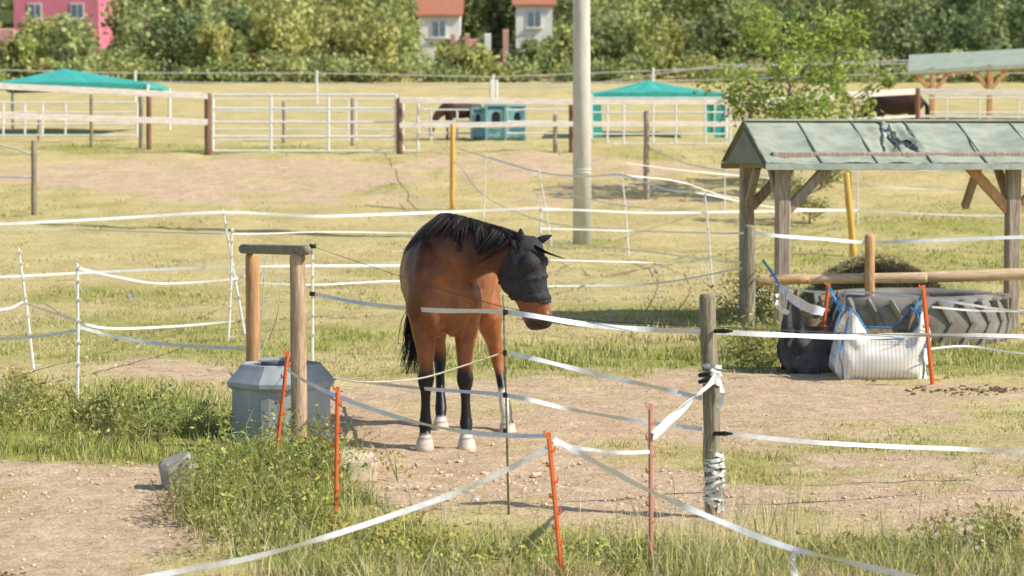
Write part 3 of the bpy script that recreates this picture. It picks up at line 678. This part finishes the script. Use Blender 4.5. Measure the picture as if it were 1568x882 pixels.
mb.post(G(389,dL)-Vector((0,0,.1)),P(386,388,dL),.055,.052,wood_warm,14,.05)
q1,q2=P(372,381,18.0),P(470,383,16.3);mb.post(q1,q2,.035,.035,wood_grey,12,.08)
mb.bar(P(377,385,17.9),P(470,387,16.42),.09,.03,wood_grey)
mb.tube([P(405,410,17.6),P(398,540,17.6)],.004,rope_m,5)
mb.obj('wooden_post_frame')
tank=M('blue_grey_plastic',(.42,.47,.5),(.28,.31,.33),4,.6,.25,(1,1,.4));mb=MB();c=G(431,17.15)
def octring(r,rx,z,n=40,fl=0):
    out=[]
    for j in range(n):
        th=2*math.pi*j/n;ca,sa=math.cos(th),math.sin(th)
        rr=1/(max(abs(ca),abs(sa),(abs(ca)+abs(sa))*.74))
        rib=1-fl*(.5+.5*math.cos(th*20))
        out.append(c+Vector((ca*rr*rx*rib,sa*rr*r*rib,z)))
    return out
prof_=[(.36,-.03,0),(.365,.02,0),(.345,.05,.02),(.345,.36,.02),(.37,.385,0),(.372,.415,0),(.35,.44,0),(.30,.50,0),(.275,.535,0),(.26,.54,0),(.25,.525,0),(.0,.52,0)]
vs=[];fs=[]
for (r_,z_2,fl) in prof_: vs+=octring(r_*.98,r_,z_2,fl=fl)
for i in range(len(prof_)-1):
    for j in range(40):fs.append([i*40+j,i*40+(j+1)%40,(i+1)*40+(j+1)%40,(i+1)*40+j])
mb.add(vs,fs,tank,False)
mb.tube([c+Vector((-.12,-.2,.545)),c+Vector((.08,-.2,.55))],.02,M('lid_dark',(.12,.14,.15),None,8),8)
mb.box(c+Vector((.0,0,.555)),.3,.22,.03,tank)
mb.obj('water_trough')
# ---------------------------------------------------------------- concrete pole
mb=MB();b0=G(892,40);mb.tube([b0-Vector((0,0,.3)),b0+Vector((-.02,0,3)),b0+Vector((-.03,0,6)),b0+Vector((-.04,0,9.5))],[.155,.145,.13,.11],concrete,24)
for z in (1.2,1.25,8.8): mb.tube([b0+Vector((-.01,0,z)),b0+Vector((-.01,0,z+.015))],.155 if z<2 else .12,metal_white,20)
mb.bar(b0+Vector((-.7,0,9.1)),b0+Vector((.6,0,9.1)),.08,.08,metal_white)
mb.obj('concrete_utility_pole')
# ---------------------------------------------------------------- open shelter with green roof
roofm=M('green_roofing_felt',(.42,.46,.37),(.24,.275,.215),2.6,.6,.7,(1,1.6,1),lo=.3,hi=.6);seam=M('roof_batten',(.24,.26,.21),(.17,.19,.15),8);tear=M('torn_tarp',(.10,.11,.11),(.05,.055,.055),8,.8)
tint=M('bright_roof_patch',(.5,.56,.54),(.32,.37,.35),9,.6)
d0=26.4;O=G(1200,d0);O.z=0
ph=math.radians(8);e1=Vector((math.cos(ph),math.sin(ph),0));e2=Vector((-math.sin(ph),math.cos(ph),0));up=Vector((0,0,1))
LEN=4.2;W=1.85;ze=1.93;zr=2.37;mb=MB()
def S(a,b_,z): return O+e1*a+e2*b_+up*z
for (a,b_) in ((.0,.08),(2.62,.08),(.0,W-.1),(LEN-.2,.08),(LEN-.2,W-.1)):
    g=S(a,b_,0);mb.bar((g.x,g.y,gzf(g.x,g.y)-.1),S(a,b_,ze),.15,.15,wood_pale,up=e2)
for b_ in (.08,W-.1):
    mb.bar(S(-.12,b_,ze+.02),S(LEN,b_,ze+.02),.1,.14,wood_pale)
    for a,s_ in ((0,1),(2.62,-1),(2.62,1)):
        if b_>1 and a: continue
        mb.bar(S(a+s_*.05,b_,ze-.55),S(a+s_*.52,b_,ze-.06),.08,.11,wood_warm if a else wood_pale)
for a in (0,2.62,LEN-.2):
    mb.bar(S(a,.0,ze-.03),S(a,W,ze-.03),.1,.12,wood_pale)
    mb.bar(S(a,.12,ze-.55),S(a,.6,ze-.08),.08,.09,wood_pale);mb.bar(S(a,W-.14,ze-.55),S(a,W-.6,ze-.08),.08,.09,wood_pale)
a0,a1=-.25,LEN+.1;f0,f1=-.15,W+.15;rm=(f0+f1)/2
def wob_(a,t_,ea):
    hole=math.exp(-((a-1.42)/.28)**2-((t_-.55)/.4)**2)
    return (float(vnoise(a*4,t_*3+ea+5))-.5)*.055*math.sin(math.pi*min(1,t_+.15))-.035*math.sin(math.pi*((a-a0)/.62%1))*(1-abs(2*t_-1))+hole*(float(vnoise(a*17+t_*6,t_*9))-.5)*.10*(ea<rm)
for (ea,ra) in ((f0,rm),(f1,rm)):
    na,nb=140,16;vs=[];fs=[]
    for i in range(na+1):
        for j in range(nb+1):
            a=a0+(a1-a0)*i/na;t_=j/nb
            vs.append(S(a,ea+(ra-ea)*t_,ze-.03+(zr-ze+.03)*t_+(wob_(a,t_,ea) if j<nb else 0)+.006*(random.random()-.5)*(j==0)))
    for i in range(na):
        for j in range(nb):
            q=i*(nb+1)+j;fs.append([q,q+nb+1,q+nb+2,q+1] if ea<ra else [q,q+1,q+nb+2,q+nb+1])
    mb.add(vs,fs,roofm,True)
    p=[S(a0,ea,ze-.10),S(a1,ea,ze-.10),S(a1,ra,zr-.08),S(a0,ra,zr-.08)];mb.add(p,[[0,1,2,3]],wood_pale)
    for k_ in range(8):
        a=a0+.01+k_*.62
        mb.bar(S(a,ea,ze-.025),S(a,ra,zr+.008),.018,.014,seam)
mb.bar(S(a0,rm,zr+.01),S(a1,rm,zr+.01),.12,.025,roofm)
for b_ in(f0,f1): mb.bar(S(a0,b_,ze-.07),S(a1,b_,ze-.07),.03,.07,M('eave_board',(.45,.5,.45),(.32,.36,.31),6))
mb.add([S(a0+.02,f0+.08,ze-.04),S(a0+.02,f1-.08,ze-.04),S(a0+.02,rm,zr-.04)],[[0,1,2]],M('gable_panel',(.24,.27,.22),(.16,.18,.14),6))
for _ in range(11):
    ac=random.gauss(1.42,.13);tc_=random.uniform(.25,.85);m_=random.choice([tear,tear,tint]);n=9;vs=[];hw=random.uniform(.012,.035);ln=random.uniform(.12,.3);sk_=random.uniform(-.12,.12)
    for q in range(n):
        f_=q/(n-1)-.5;t_=min(.96,max(.04,tc_+f_*ln*2));a=ac+sk_*f_*2+random.uniform(-.012,.012);ww=hw*(1-abs(f_)*1.6)*random.uniform(.6,1.3)+.003
        for s_ in(-1,1):
            aa=a+s_*ww;vs.append(S(aa,f0+(rm-f0)*t_,ze-.03+(zr-ze+.03)*t_+wob_(aa,t_,f0)+.012+random.uniform(0,.014)))
    mb.add(vs,[[2*q,2*q+1,2*q+3,2*q+2] for q in range(n-1)],m_)
mb.obj('open_field_shelter')
mb=MB();mb.post(P(1178,428,25.2),P(1420,425,25.0),.05,.055,wood_log,12,.06);mb.post(P(1380,426,25.3),P(1720,414,25.4),.055,.07,wood_log,12,.06)
mb.post(P(1150,432,25.2),P(1240,428,25.1),.045,.045,wood_warm,12,.06);mb.obj('log_rail')
rub=M('old_tyre_rubber',(.29,.27,.24),(.17,.155,.14),5,.85,.4);mb=MB();R=.98;c=P(1396,500,25.6);c.z=gzf(c.x,c.y)-.03
n=72;sec=[(-.34,.06),(-.36,.0),(-.05,.0),(.0,.05),(.02,.12),(.03,.25),(.02,.38),(.0,.45),(-.05,.5),(-.16,.53),(-.3,.52),(-.36,.47),(-.34,.4),(-.1,.36),(-.07,.25),(-.1,.12)]
vs=[];fs=[];ns=len(sec)
for i in range(n):
    th=2*math.pi*i/n
    for (dr_,z_2) in sec: vs.append(c+Vector((math.cos(th)*(R+dr_),math.sin(th)*(R+dr_),z_2)))
for i in range(n):
    for j in range(ns): fs.append([i*ns+j,((i+1)%n)*ns+j,((i+1)%n)*ns+(j+1)%ns,i*ns+(j+1)%ns])
mb.add(vs,fs,rub,True)
for i in range(26):
    th=2*math.pi*i/26
    for (z0,z1,s_) in ((.02,.27,1),(.27,.5,-1)):
        th2=th+(0 if s_>0 else .12)
        p1=c+Vector((math.cos(th2)*(R+.015),math.sin(th2)*(R+.015),z0));p2=c+Vector((math.cos(th2+s_*.14)*(R+.03),math.sin(th2+s_*.14)*(R+.03),z1))
        mb.bar(p1,p2,.05,.07,rub,up=(math.cos(th2),math.sin(th2),0))
mb.obj('tractor_tyre')
def mound(name,c,rx,ry,h_,n,cols):
    rr=RS.rand(n)**.5;a=RS.rand(n)*6.283;px=c[0]+rx*rr*np.cos(a);py=c[1]+ry*rr*np.sin(a);pz=c[2]+h_*(1-rr**2)+(RS.rand(n)-.5)*.04
    cl=np.array(cols[0])*(1-RS.rand(n,1))+np.array(cols[1])*RS.rand(n,1);C=np.stack([px,py,pz],1)
    o=leaf_obj(name,C,RS.uniform(.1,.25,n),cl,grass_m,.08,1.0)
    me=MB();vs=[];fs=[]
    for i in range(8):
        q=i/7
        for j in range(24):
            t_=2*math.pi*j/24;vs.append((c[0]+rx*q*math.cos(t_)*random.uniform(.93,1.03),c[1]+ry*q*math.sin(t_),c[2]+h_*(1-q*q)-.03+random.uniform(-.015,.015)))
    for i in range(7):
        for j in range(24):fs.append([i*24+j,(i+1)*24+j,(i+1)*24+(j+1)%24,i*24+(j+1)%24])
    me.add(vs,fs,M(name+'_core',cols[0],tuple(k_*.5 for k_ in cols[0]),20,1),True);k2=me.obj('core');k2.parent=o
    return o
g=G(1340,29.5);mound('hay_pile',(g.x,g.y,g.z),1.0,.8,.62,5000,((.34,.3,.14),(.6,.52,.28)))
g=P(1396,500,25.6);mound('hay_in_tyre',(g.x,g.y,gzf(g.x,g.y)+.1),.75,.75,.25,2500,((.34,.3,.14),(.55,.47,.26)))
bagm,nt,b=newmat('woven_bag_white');L=nt.links.new
tc=nt.nodes.new('ShaderNodeTexCoord');wv=nt.nodes.new('ShaderNodeTexWave');wv.inputs['Scale'].default_value=9;wv.inputs['Distortion'].default_value=.6;wv.bands_direction='X'
L(tc.outputs['Object'],wv.inputs['Vector']);cr=nt.nodes.new('ShaderNodeValToRGB');cr.color_ramp.elements[0].color=(.58,.58,.57,1);cr.color_ramp.elements[1].color=(.82,.81,.78,1);cr.color_ramp.elements[1].position=.5
L(wv.outputs[0],cr.inputs[0]);L(cr.outputs[0],b.inputs['Base Color']);b.inputs['Roughness'].default_value=.6
blue=M('blue_webbing',(.07,.32,.7),(.04,.22,.5),20,.6);bagk=M('dark_bag_cloth',(.11,.115,.12),(.045,.05,.055),6,.7,.3)
def bag(c,w,dp,hl,mat,seed,wobk=.03,trim=blue):
    n=48;lv=12;vs=[];fs=[];mb=MB()
    def top(th):
        ca,sa=math.cos(th),math.sin(th);return hl*(.64+.38*(abs(ca*sa)*2)**1.5+.04*math.sin(th*3+seed))
    for i in range(lv+1):
        t_=i/lv
        for j in range(n):
            th=2*math.pi*(j+.5)/n;ca,sa=math.cos(th),math.sin(th);e=.35
            bul=1+.09*math.sin(t_*math.pi)-.05*t_
            wx=math.copysign(abs(ca)**e,ca)*w/2*bul;wy=math.copysign(abs(sa)**e,sa)*dp/2*bul
            wb=(float(vnoise(th*4+seed,t_*5))-.5)*wobk*2
            vs.append(c+Vector((wx+wb+.03*t_*t_,wy+wb,t_*top(th)+wb*.5)))
    for i in range(lv):
        for j in range(n):fs.append([i*n+j,i*n+(j+1)%n,(i+1)*n+(j+1)%n,(i+1)*n+j])
    mb.add(vs,fs,mat,True)
    o=lv*n;inn=[vs[o+j]*1 for j in range(n)];inn2=[c+Vector(((v_-c).x*.8,(v_-c).y*.8,hl*.42)) for v_ in inn]
    cen=c+Vector((0,0,hl*.5));mb.add(inn+inn2+[cen],[[j,n+j,n+(j+1)%n,(j+1)%n] for j in range(n)]+[[n+j,2*n,n+(j+1)%n] for j in range(n)],M('bag_contents%d'%seed,(.36,.27,.17),(.16,.12,.07),14,.95,.5),True)
    if trim:
        mb.tube(inn+[inn[0]],.008,trim,5)
        for jc in (29,41):
            col_=[vs[i*n+jc]+ (vs[i*n+jc]-c).normalized()*.006 for i in range(lv+1)];mb.ribbon(col_,.02,trim,.1)
    return mb
c=G(1345,21.3);c.z-=.02
mb=bag(c,.76,.7,.62,bagm,3,.035)
mb.ribbon([P(1288,478,20.9),P(1278,455,20.95),P(1270,440,20.7)],.03,blue,.5);mb.ribbon([P(1336,470,21.0),P(1334,430,22),P(1330,418,24.5)],.035,blue,.3)
mb.ribbon([P(1400,478,20.9),P(1410,455,20.9),P(1414,442,20.8)],.03,blue,.5)
mb.obj('white_bulk_bag')
c=G(1243,21.9);c.z-=.02
mb=bag(c,.5,.55,.74,bagk,9,.06,None)
mb.ribbon([P(1206,462,21.8),P(1190,430,22.5),P(1168,398,24)],.03,blue,.6);mb.ribbon([P(1215,455,21.7),P(1196,435,22.5),P(1172,405,24)],.025,tape_m,.6)
mb.ribbon([P(1206,452,21.6),P(1235,470,21.55),P(1262,478,21.5)],.09,tape_m,.5);mb.ribbon([P(1190,450,21.6),P(1192,470,21.6),P(1208,480,21.6)],.05,tape_m,.8)
mb.obj('black_bulk_bag')
# ---------------------------------------------------------------- back paddock fences
mb=MB()
for (u,vt,d,r_) in ((318,142,55,.075),(612,150,55,.075),(228,148,56.5,.06),(216,148,57,.055),(875,152,55.5,.06),(1405,135,58,.07),(140,145,57,.04),(1150,152,56,.06),(-240,128,53,.07),(1700,130,58,.07)):
    g=G(u,d);mb.post(g-Vector((0,0,.1)),P(u,vt,d),r_,r_,wood_brown if r_>.056 else wood_grey,8,.05)
def rail(pts,h_=.14,m_=white_rail):
    for a,b_ in zip(pts,pts[1:]): mb.bar(P(*a),P(*b_),.04,h_,m_)
rail([(-240,108,53),(0,132,54),(318,147,54.8)]);rail([(-240,160,53),(0,177,54),(318,187,54.8)])
rail([(612,153,54.8),(875,156,55.3),(1150,156,56)],.13);rail([(612,192,54.8),(875,190,55.3),(1150,190,56)],.12)
rail([(1150,157,56),(1290,146,57),(1405,140,58),(1568,142,58),(1700,142,58)],.14);rail([(1150,190,56),(1405,178,58),(1700,180,58)],.06)
mb.obj('wooden_rail_fence')
mb=MB()
def gate(u0,u1,d,vs_,ups,vt,vb,r_=.022):
    for v in vs_: mb.tube([P(u0,v,d),P(u1,v,d)],r_,metal_white,6)
    for u in ups: mb.tube([P(u,vt,d),P(u,vb,d)],r_*1.1,metal_white,6)
gate(326,606,55,(145,166,187,209,231),(326,415,503,606),145,231,.03)
gate(616,640,55,(153,231),(617,640),153,231,.028)
mb.obj('metal_field_gate')
mb=MB()
gate(-200,210,60,(157,172,190,207),(-200,-80,5,38,65,100,210),157,209,.025)
gate(330,606,61,(152,170,198,214),(435,533,545),152,214,.02)
gate(640,905,61,(168,186,204,220),(660,700,722,770,850,880,903),168,220,.025)
gate(905,1120,59,(150,172,190,205,220),(930,955,1000,1035,1080,1118),150,222,.025)
gate(1300,1600,64,(150,172,188),(1320,1360,1400,1450,1500,1560),150,200,.02)
mb.obj('metal_paddock_panels')
for (u,vt,vb) in ((435,155,218),(850,175,232),(540,150,222),(60,170,215)): wpost(u,vt,vb,.05,wood_pale)
mb=MB()
for (d,pts) in ((88,[(-100,105),(207,112),(485,112),(755,118),(1000,108),(1400,92),(1700,85)]),(100,[(200,125),(485,128),(755,130),(1100,122),(1400,112),(1700,112)]),(92,[(700,136),(880,132),(1100,100),(1400,97)])):
    mb.tube([P(u,v,d) for u,v in pts],.022,rope_m,5)
for (u,vt,d) in ((207,108,88),(485,108,88),(755,114,88),(1000,104,88),(752,122,70),(760,122,70)): mb.tube([G(u,d),P(u,vt,d)],.05,white_plastic,6)
mb.obj('far_wire_fence')
# ---------------------------------------------------------------- teal canopies and boxes
def canopy(u0,u1,vpk,vev,d,dep,walls=False,asym=.5):
    a=P(u0,vev,d);b_=P(u1,vev,d);z=a.z;x0,x1=a.x,b_.x;pk=P((u0+u1)/2,vpk,d+dep/2);mb=MB()
    k=Vector((x0+(x1-x0)*asym,d+dep/2,pk.z))
    n=8;rim=[]
    cs=[(x0,d),(x1,d),(x1,d+dep),(x0,d+dep)]
    for i in range(4):
        for q in range(n):
            t_=q/n;p=cs[i];r_=cs[(i+1)%4];rim.append(Vector((p[0]+(r_[0]-p[0])*t_,p[1]+(r_[1]-p[1])*t_,z+.05*math.sin(t_*math.pi)+random.uniform(-.02,.02))))
    m=len(rim);mid=[r_.lerp(k,.5)-Vector((0,0,.05+random.uniform(-.03,.03))) for r_ in rim];low=[r_-Vector((0,0,.13)) for r_ in rim]
    mb.add(rim+mid+low+[k],[[j,(j+1)%m,m+(j+1)%m,m+j] for j in range(m)]+[[m+j,m+(j+1)%m,3*m] for j in range(m)]+[[2*m+j,2*m+(j+1)%m,(j+1)%m,j] for j in range(m)],teal)
    for p in cs:
        g=gzf(*p);mb.tube([(p[0],p[1],g),(p[0],p[1],z)],.04,metal_white,6)
        if walls:
            s_=1 if p[0]==x0 else -1
            mb.quad([(p[0]+.01,p[1],g),(p[0]+s_*.3,p[1],g),(p[0]+s_*.25,p[1],z-.1),(p[0]+.01,p[1],z-.1)],teal)
    return mb.obj('teal_canopy_tent')
canopy(-30,226,105,129,63,4,False,.42);canopy(905,1112,123,144,62,3.5,True,.45)
def tbox(u0,u1,vt,d,sgn=0):
    a=P(u0,vt,d);b_=P(u1,vt,d);g=gzf(a.x,d);w=b_.x-a.x;h_=a.z-g;mb=MB();cx=(a.x+b_.x)/2
    mb.box((cx,d+.5,g+h_/2),w,1,h_,teal_box);mb.box((cx,d+.5,g+h_+.03),w*1.04,1.05,.06,teal_box)
    vs=[(cx-w*.18,d-.006,g+h_*.4),(cx+w*.18,d-.006,g+h_*.4),(cx+w*.18,d-.006,g+h_*.75),(cx+w*.1,d-.006,g+h_*.85),(cx-w*.1,d-.006,g+h_*.85),(cx-w*.18,d-.006,g+h_*.75)];mb.quad(vs,black_m)
    mb.box((cx,d-.02,g+h_*.37),w*.44,.04,.05,teal_box)
    for s_ in(-1,1): mb.box((cx+s_*w*.42,d-.02,g+h_/2),.05,.04,h_*.98,teal_box)
    mb.obj('plastic_calf_hutch')
tbox(742,777,163,60.5);tbox(779,805,164,61.2);tbox(722,742,168,60.8)
mb=MB();d=74;rf=M('far_green_roof',(.4,.46,.37),(.3,.36,.28),3,.7)
def Fp(u,v,dz=0): return P(u,v,d+dz)
p=[Fp(1390,108),Fp(1720,90),Fp(1720,66,2.5),Fp(1392,84,2.5)];q=[x-Vector((0,0,.12)) for x in p]
mb.add(p+q,[[0,1,2,3],[7,6,5,4],[0,4,5,1],[1,5,6,2],[3,2,6,7],[0,3,7,4]],rf)
for u in (1428,1516,1610,1700):
    for dz in(.1,2.3):
        t0=Fp(u,106-(u-1390)*.053,dz);g=gzf(t0.x,t0.y);mb.bar((t0.x,t0.y,g),(t0.x,t0.y,t0.z),.16,.16,wood_warm)
        for s_ in(-1,1): mb.bar((t0.x+s_*.08,t0.y,t0.z-.7),(t0.x+s_*.55,t0.y,t0.z-.1),.1,.12,wood_warm)
mb.bar(Fp(1400,112,.1),Fp(1710,94,.1),.12,.16,wood_warm)
mb.obj('far_field_shelter')
# ---------------------------------------------------------------- houses
def house(name,u0,u1,d,v_eave,dep,roof_h,wallm,roofm_,ov=.35,wins=4,drop=3.6,ww=.8):
    a=P(u0,v_eave,d);b_=P(u1,v_eave,d);z=a.z;x0,x1=a.x,b_.x;y0,y1=d,d+dep;zb=min(gzf(x0,d),z-drop)-.3
    root=empty(name,((x0+x1)/2,d,zb));mb=MB()
    P8=[(x0,y0,zb),(x1,y0,zb),(x1,y1,zb),(x0,y1,zb),(x0,y0,z),(x1,y0,z),(x1,y1,z),(x0,y1,z)]
    mb.add(P8,[[0,1,5,4],[1,2,6,5],[2,3,7,6],[3,0,4,7]],wallm)
    ym=(y0+y1)/2;mb.add([(x0,y0,z),(x0,y1,z),(x0,ym,z+roof_h)],[[0,1,2]],wallm);mb.add([(x1,y0,z),(x1,y1,z),(x1,ym,z+roof_h)],[[0,1,2]],wallm);mb.obj('walls',root)
    mb=MB();sl=roof_h/(dep/2)
    for (ye,s_) in ((y0-ov,1),(y1+ov,-1)):
        ze_=z-ov*sl+.03;pp=[Vector((x0-ov,ye,ze_)),Vector((x1+ov,ye,ze_)),Vector((x1+ov,ym,z+roof_h+.03)),Vector((x0-ov,ym,z+roof_h+.03))];qq=[x+Vector((0,0,.12)) for x in pp]
        mb.add(pp+qq,[[3,2,1,0],[4,5,6,7],[0,1,5,4],[1,2,6,5],[3,7,6,2],[0,4,7,3]],roofm_)
    mb.box((x0+(x1-x0)*.3,ym+.6,z+roof_h),.6,.6,1.6,M(name+'_chimney',(.4,.16,.1),(.3,.12,.08),6));mb.obj('roof',root)
    mb=MB();gl=M(name+'_glass',(.18,.24,.3),(.1,.14,.18),3,.15,spec=.5);fr=M(name+'_frame',(.8,.79,.75),None,5)
    for k_ in range(wins):
        cx=x0+(x1-x0)*(k_+.5)/wins
        for zc in (z-.85,z-3.2):
            if zc-.6<zb+.3:continue
            mb.box((cx,y0-.03,zc),ww+.16,.06,.96,fr);mb.box((cx,y0-.065,zc),ww,.02,.8,gl);mb.box((cx,y0-.085,zc),.05,.03,.8,fr);mb.box((cx,y0-.1,zc-.51),ww+.3,.18,.07,fr)
    mb.obj('windows',root)
wallw=M('white_render',(.84,.84,.81),(.76,.75,.72),1.2,.9);wallp=M('pink_render',(.8,.25,.33),(.7,.22,.29),1.2,.9)
tile=M('red_roof_tiles',(.5,.2,.12),(.37,.16,.1),4,.85,.4,(1,1,3));brick=M('pink_brick',(.68,.38,.31),(.54,.3,.25),3,.9)
house('white_house',640,704,139,22,6,2.4,wallw,tile,wins=1,ov=.2,ww=.7);house('white_house',790,846,139,7,6,2.0,wallw,tile,wins=1,ov=.2,ww=.7)
house('pink_house',20,150,152,-62,8,3,wallp,tile,wins=2,drop=7,ww=.7)
mb=MB()
for (u0,u1,v,vb,m_) in ((-10,22,44,90,brick),(680,735,60,85,brick),(742,752,52,90,wallw),(690,697,52,85,brick),(712,719,52,85,brick),(770,779,46,80,brick)):
    dq=120 if u0<100 else 124.5
    a=P(u0,v,dq);b_=P(u1,v,dq);zb=P(u0,vb,dq).z-1.5;mb.box(((a.x+b_.x)/2,dq-(.25 if u1-u0<12 else 0),(a.z+zb)/2),b_.x-a.x,.4,a.z-zb,m_)
mb.obj('brick_garden_wall')
# ---------------------------------------------------------------- trees
def crown(c,rx,rz,n,size,ca,cb,clumps=22):
    cc=RS.normal(size=(clumps,3));cc/=np.linalg.norm(cc,axis=1)[:,None];cc*=RS.uniform(.35,1.0,(clumps,1));tone=RS.uniform(.65,1.25,clumps)
    k=RS.randint(0,clumps,n);p=cc[k]+RS.normal(size=(n,3))*.2
    C=np.array(c)+p*np.array([rx,rx,rz]);m=RS.rand(n,1);Cl=(np.array(ca)*(1-m)+np.array(cb)*m)*tone[k][:,None]*RS.uniform(.8,1.2,(n,1))
    return C,size*RS.uniform(.6,1.4,n),Cl
pal=[((.30,.34,.11),(.50,.52,.18)),((.21,.28,.10),(.38,.43,.16)),((.38,.39,.13),(.6,.57,.2)),((.14,.2,.08),(.26,.32,.13)),((.32,.37,.15),(.5,.53,.23))]  # foliage colours lightened to stand in for distance haze
AC=[];AS=[];AL=[];tr=MB();bark=M('bark',(.26,.2,.15),(.14,.105,.08),8,.95)
def topv(u): return np.interp(u,[-300,0,30,60,170,210,600,636,864,890,1300,1400],[10,60,52,22,20,-10,-10,58,56,10,5,0])
for (d,sp_,dn) in ((121.5,2.1,1),(128,2.9,1),(136,3.4,1),(146,4,1),(158,5,1),(172,6,.9),(190,7,.8),(210,8,.7)):
    half=d*.30;x=-half
    while x<half:
        xx=x+random.uniform(-.5,.5)*sp_;yy=d+random.uniform(-2,2);x+=sp_*random.uniform(.75,1.2)
        u=784+xx/yy*F;g=gzf(xx,yy);sc=F/yy
        hmax=(vrow(yy)-topv(u))/sc
        house_zone=(620<u<875);pink_zone=(-20<u<180)
        if d<130: h_=min(random.uniform(2.8,4.6),max(1.2,hmax*(random.uniform(.75,.95) if house_zone or pink_zone else random.uniform(.85,1.1))))
        else:
            h_=random.uniform(4.5,7.5)
            if pink_zone and d<163:
                h_=min(h_,hmax*random.uniform(.75,.95))
                if h_<1.2: continue
            if house_zone and d<148:
                if 724<u<766: h_=random.uniform(4,5.2)
                else: continue
        r_=max(h_*.38,1.2)*random.uniform(.8,1.15)
        if house_zone: r_=min(r_,1.2)
        pi=random.choices(range(5),[4,3,3,1,3])[0]
        if u>1340: pi=random.choice([1,3,3,1])
        if d>150: pi=random.choice([1,1,4,0])
        if 724<u<766 and 130<d<148: pi=3
        C_,S_,L_=crown((xx,yy,g+h_*.52),r_,h_*.48,int(1050*dn),.3 if d<140 else .42,*pal[pi])
        AC.append(C_);AS.append(S_);AL.append(L_)
        tr.tube([(xx,yy,g-.2),(xx+.1,yy,g+h_*.4),(xx,yy,g+h_*.8)],[.16,.1,.03],bark,5)
for _ in range(110):
    xx=random.uniform(-34,34);yy=random.uniform(117,120.5);g=gzf(xx,yy);r_=random.uniform(.6,1.3)
    C_,S_,L_=crown((xx,yy,g+r_*.5),r_*1.2,r_*.8,260,.24,*pal[random.choice([0,1,2,4])],10);AC.append(C_);AS.append(S_);AL.append(L_)
AC=np.concatenate(AC);AS=np.concatenate(AS);AL=np.concatenate(AL)
zmin=gz(AC[:,0],AC[:,1]);k=AC[:,2]>zmin
root=leaf_obj('distant_trees',AC[k],AS[k],AL[k],leaf_m,.7);t_=tr.obj('trunks');t_.parent=root
def tree(name,base,h_,spread,nleaf,size,ca,cb,nl=46,first=.18):
    mb=MB();tips=[];b0=Vector(base)
    tp=[b0+Vector((random.gauss(0,.05)*q,random.gauss(0,.03)*q,h_*q/6)) for q in range(7)]
    mb.tube(tp,[.05*(1-q/7.2)*h_/3.6+.005 for q in range(7)],bark,8)
    for _ in range(nl):
        t_=random.uniform(first,.97);i=min(int(t_*6),5);p=tp[i].lerp(tp[i+1],t_*6-i);a=random.random()*6.283
        ln=spread*(1.05-abs(t_-.5)*.9)*random.uniform(.4,1.15);dr=Vector((math.cos(a),math.sin(a)*.9,random.uniform(.15,.9))).normalized()
        q1=p+dr*ln*.5;q2=p+dr*ln+Vector((0,0,random.uniform(-.1,.12)*ln));mb.tube([p,q1,q2],[.014*h_/3.6,.009,.003],bark,5)
        for s_ in range(3):
            e_=q1.lerp(q2,random.random())+Vector((random.gauss(0,.18),random.gauss(0,.18),random.gauss(0,.12)))*spread*.5
            mb.tube([q1.lerp(q2,random.random()*.6),e_],[.006,.002],bark,4);tips+=[e_]
        tips+=[q1,q2,q2]
    tips=np.array([tuple(x) for x in tips]);k=RS.randint(0,len(tips),nleaf);tone=RS.uniform(.6,1.35,len(tips))
    C=tips[k]+RS.normal(size=(nleaf,3))*spread*.075;m=RS.rand(nleaf,1);cl=(np.array(ca)*(1-m)+np.array(cb)*m)*tone[k][:,None]
    r=leaf_obj(name,C,size*RS.uniform(.6,1.3,nleaf),cl,leaf_m,.55,.3);t2=mb.obj('trunk_and_branches');t2.parent=r;return r
g=G(1205,47);tree('young_tree',g,3.3,1.6,4200,.12,(.22,.33,.06),(.45,.54,.13),36,.2)
g=G(1300,48.5);tree('young_tree',g,3.35,1.0,1600,.11,(.22,.33,.06),(.45,.54,.13),18,.4)
g=G(1240,43);tree('field_bush',g,1.3,.75,2400,.07,(.28,.31,.09),(.55,.52,.21),30,.05)
g=G(1190,50);tree('field_bush',g,1.5,.8,2200,.08,(.24,.3,.09),(.48,.5,.18),30,.05)
# ---------------------------------------------------------------- camera, light, sky
cam=bpy.data.cameras.new('camera');cam.lens=85;cam.sensor_width=36;cam.clip_start=.1;cam.clip_end=2000
co_=bpy.data.objects.new('camera',cam);bpy.context.collection.objects.link(co_);co_.location=(0,0,CZ);co_.rotation_euler=(math.pi/2-PITCH,0,0)
cam.dof.use_dof=True;cam.dof.focus_distance=16.5;cam.dof.aperture_fstop=3.6
bpy.context.scene.camera=co_
el=math.radians(41);sd=Vector((.95,-.31,0)).normalized();sun_dir=Vector((sd.x*math.cos(el),sd.y*math.cos(el),math.sin(el)))
sl=bpy.data.lights.new('sun','SUN');sl.energy=5.0;sl.angle=math.radians(.5);sl.color=(1,.935,.8)
so_=bpy.data.objects.new('sun',sl);bpy.context.collection.objects.link(so_);so_.rotation_euler=(-sun_dir).to_track_quat('-Z','Y').to_euler();so_.location=(20,-10,20)
w=bpy.data.worlds.new('World');bpy.context.scene.world=w;w.use_nodes=True;nt=w.node_tree
sk=nt.nodes.new('ShaderNodeTexSky');sk.sky_type='NISHITA';sk.sun_disc=False;sk.sun_elevation=el;sk.sun_rotation=math.atan2(sd.x,sd.y)
nt.links.new(sk.outputs[0],nt.nodes['Background'].inputs[0]);nt.nodes['Background'].inputs[1].default_value=.15
s=bpy.context.scene;s.view_settings.view_transform='Standard';s.view_settings.look='None';s.view_settings.exposure=0
